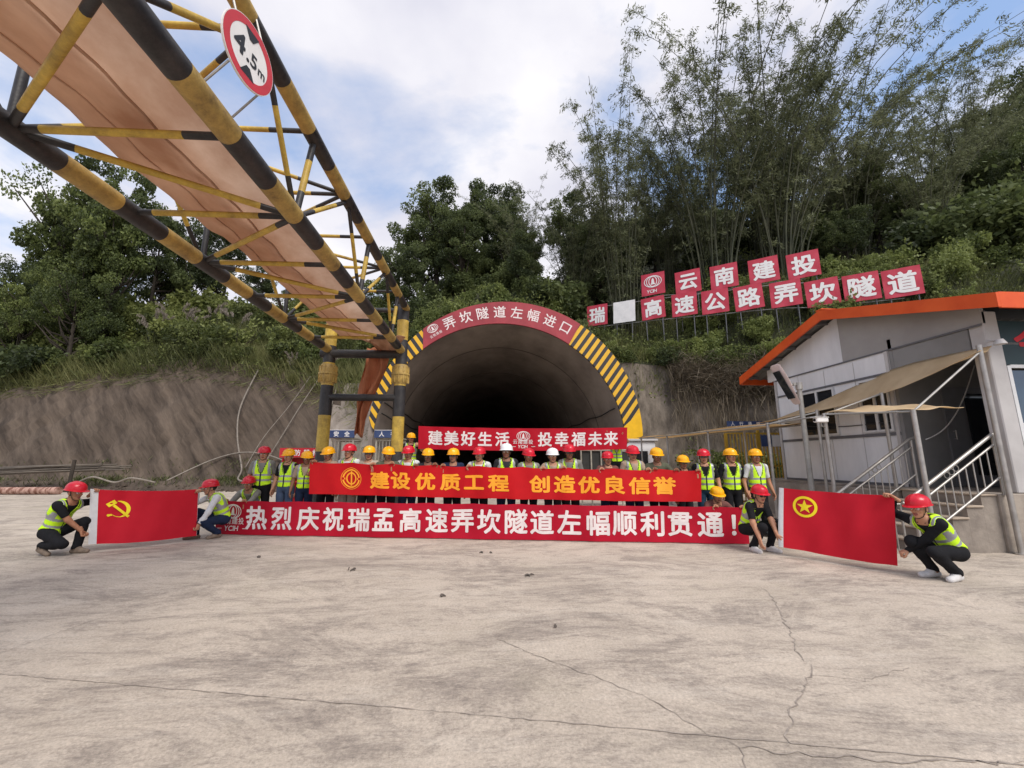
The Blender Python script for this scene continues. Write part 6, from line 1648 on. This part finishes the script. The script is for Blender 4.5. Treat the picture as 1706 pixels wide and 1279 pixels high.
# ---------------------------------------------------------------- things lying along the cut slope
M_rust = mat('rusty_pipe', srgb(112, 74, 60), .8, scale=2.5, col2=srgb(176, 142, 128), bump=.3, stretch=(3, 1, 1), lo=.42, hi=.58)
q = MB(); q.tube([(-33.2 + .6 * k, 20.9 + .1 * math.sin(k * .5) - .03 * k * .2, .17) for k in range(24)], .165, 14)
tag(q.obj('steel_pipe', M_rust, auto=60), 'rusty pipe lying on the concrete at the far left', 'pipe')
M_hose = mat('pale_hose', (.21, .18, .15), .7, .2, 6)
def hose(pts, r_, label):
    P = [Vector(p) for p in pts]; o_ = []
    for i in range(len(P) - 1):
        a, b_, c, d_ = P[max(0, i - 1)], P[i], P[i + 1], P[min(len(P) - 1, i + 2)]
        for k in range(8):
            t = k / 8; o_.append(.5 * ((2 * b_) + (c - a) * t + (2 * a - 5 * b_ + 4 * c - d_) * t * t + (3 * b_ - a - 3 * c + d_) * t ** 3))
    o_.append(P[-1]); m = MB(); m.tube(o_, r_, 8); o = m.obj('hose', M_hose, smooth=True); tag(o, label, 'hose', 'hoses on the cut slope'); return o
def onface(x, t, off=.25):
    run, hf = ip(RUN, x), ip(HF, x); berm = .45 if x < -6 else 0; return (x, ip(TOE, x) + 1.6 + run * t - off, berm + (hf - berm) * t)
hose([onface(-14.3, .95), onface(-14.6, .6), onface(-14.2, .35), onface(-13.4, .1), (-12.6, 22.6, .5), (-10.5, 22.2, .5)], .045, 'thick pale hose snaking down the middle of the brown cut slope')
hose([(-16.4, 22.9, .5), onface(-15.2, .15), onface(-13.6, .22), onface(-12.0, .2), (-9.8, 23.4, 1.0)], .04, 'pale hose looping along the foot of the cut slope behind the squatting worker')
hose([onface(-10.2, .98), onface(-10.9, .7), onface(-11.6, .4), onface(-12.2, .15)], .03, 'thin pale cable down the slope, nearest the sprayed concrete')
hose([onface(-10.8, .98), onface(-11.7, .65), onface(-12.7, .35), onface(-13.2, .1)], .025, 'thin pale cable down the slope, beside the thick hose')
hose([onface(-8.9, .95), onface(-9.1, .6), onface(-9.3, .35), onface(-9.0, .1)], .035, 'pale hose hanging beside the sprayed concrete face')
hose([(-19.5, 21.6, .5), (-18.6, 21.3, .75), (-17.6, 21.3, .5), (-16.8, 21.2, .7), (-15.9, 21.5, .48)], .04, 'coiled pale hose lying on the bank above the hammer and sickle flag')
M_bamboo_dry = mat('dry_pole', (.12, .10, .08), .85, .3, 3, stretch=(.6, 5, 5))
for i, (x0, y0, x1, y1, z) in enumerate([(-25.2, 22.7, -18.4, 22.5, .95), (-24.6, 22.55, -17.9, 22.45, 1.02), (-25.6, 22.4, -19.0, 22.3, .92), (-24.0, 22.5, -18.0, 22.62, 1.1), (-36, 22.9, -27.5, 22.4, .9), (-35, 22.7, -27.0, 22.5, 1.0), (-36.5, 22.5, -28.2, 22.3, .95)] + [(-25.5 + RV.uniform(-.8, 1.5), 22.55 + RV.uniform(-.25, .2), -18.6 + RV.uniform(-2.5, .8), 22.5 + RV.uniform(-.2, .2), .93 + RV.uniform(-.05, .28)) for _ in range(12)] + [(-36, 22.6 + RV.uniform(-.2, .3), -27.8 + RV.uniform(-1.5, .8), 22.4 + RV.uniform(-.2, .2), .9 + RV.uniform(-.05, .25)) for _ in range(9)]):
    q = MB(); q.tube([(x0, y0, z - .1), ((x0 + x1) / 2, (y0 + y1) / 2, z + .05), (x1, y1, z + .15)], [.05, .045, .03], 7)
    o = q.obj('timber_pole', M_bamboo_dry, smooth=True)
    tag(o, 'long dry pole stacked at the slope foot above the hammer and sickle flag' if x0 > -26.5 else 'long dry pole in the stack at the far left foot of the slope', 'pole', 'poles stacked by the slope' if x0 > -26.5 else 'poles at the far left')
q = MB(); q.tube([(-31, 22.0, 1.5), (-26.2, 20.6, .1)], .05, 7); tag(q.obj('timber_pole', M_bamboo_dry), 'dry pole propped aslant against the far left stack', 'pole')
q = MB(); q.tube([(-19.9, 21.6, .3), (-19.85, 21.6, 1.55)], .075, 7); tag(q.obj('marker_post', M_bark), 'short dark post standing behind the squatting worker on the left', 'post')
q = MB(); q.tube([(-9.7, 22.6, .6), (-8.8, 22.2, 2.4)], .05, 7); tag(q.obj('timber_pole', M_bamboo_dry), 'pale pole leaning on the sprayed concrete behind the leftmost standing worker', 'pole')
# loose stones and clods along the foot of the slopes
r = np.random.default_rng(77); VV = []; FF = []; base = np.array([(1, 0, 0), (-1, 0, 0), (0, 1, 0), (0, -1, 0), (0, 0, 1), (0, 0, -1)], float); tri = [(0, 2, 4), (2, 1, 4), (1, 3, 4), (3, 0, 4), (2, 0, 5), (1, 2, 5), (3, 1, 5), (0, 3, 5)]
ico = []
for a_, b_, c_ in tri:
    A_, B_, C_ = base[a_], base[b_], base[c_]; m1, m2, m3 = (A_ + B_) / 1.42, (B_ + C_) / 1.42, (C_ + A_) / 1.42; ico += [(A_, m1, m3), (m1, B_, m2), (m3, m2, C_), (m1, m2, m3)]
ico = np.array(ico)
for k in range(900):
    x = r.uniform(-36, -6.3) if k < 720 else r.uniform(8.4, 14); d = abs(r.normal(0, .7)) - .55; y = ip(TOE, x) + d; sz_ = r.uniform(.02, .09) * (1.8 if r.uniform() < .08 else 1)
    q_ = ico * (sz_ * r.uniform(.6, 1.3, 3)); q_ = q_ * (1 + .18 * np.sin(q_[..., :1] * 60 + k) * np.sin(q_[..., 1:2] * 70 + 2 * k)); VV.append(q_.reshape(-1, 3) + np.array((x, y, hill_z(x, y) + sz_ * .25)))
V = np.concatenate(VV); tag(link('rubble', raw_mesh('rubble', V, np.arange(len(V)).reshape(-1, 3), [M_cut], None, False)), 'loose stones and clods of earth along the foot of the slopes', 'rubble', kind='stuff')
# litter and bits on the yard
M_bit = mat('dark_scrap', (.11, .092, .078), .9, .3, 8)
rb = random.Random(12)
for i, (x, y, s, lab) in enumerate([(-1.9, 6.35, .12, 'flattened scrap of dark wire mesh on the concrete, left of centre'), (.55, 5.9, .08, 'dark scrap lying on the concrete below the banner middle'), (-.1, 7.35, .05, 'small dark pebble near the foot of the long banner'), (.05, 7.32, .04, 'second small dark pebble near the foot of the long banner'), (.62, 4.15, .018, 'tiny dark stone in the middle of the yard'), (-3.6, 7.2, .06, 'dark leaf on the concrete right of the hammer and sickle flag'), (-.5, 5.1, .06, 'thin dark twig on the concrete in front of the banner')]):
    q = MB()
    for k in range(5):
        a = rb.uniform(0, 3.14); l = s * rb.uniform(.5, 1.2); c = Vector((x + rb.uniform(-.4, .4) * s, y + rb.uniform(-.3, .3) * s, .006 + .012 * s / .1 * (k % 3) * .5)); d = Vector((math.cos(a), math.sin(a), rb.uniform(-.02, .05))) * l / 2
        q.tube([c - d, c + Vector((0, 0, .012)), c + d], [.006, .012 if s < .1 else .008, .005], 5)
    tag(q.obj('ground_scrap', M_bit), lab, 'scrap')
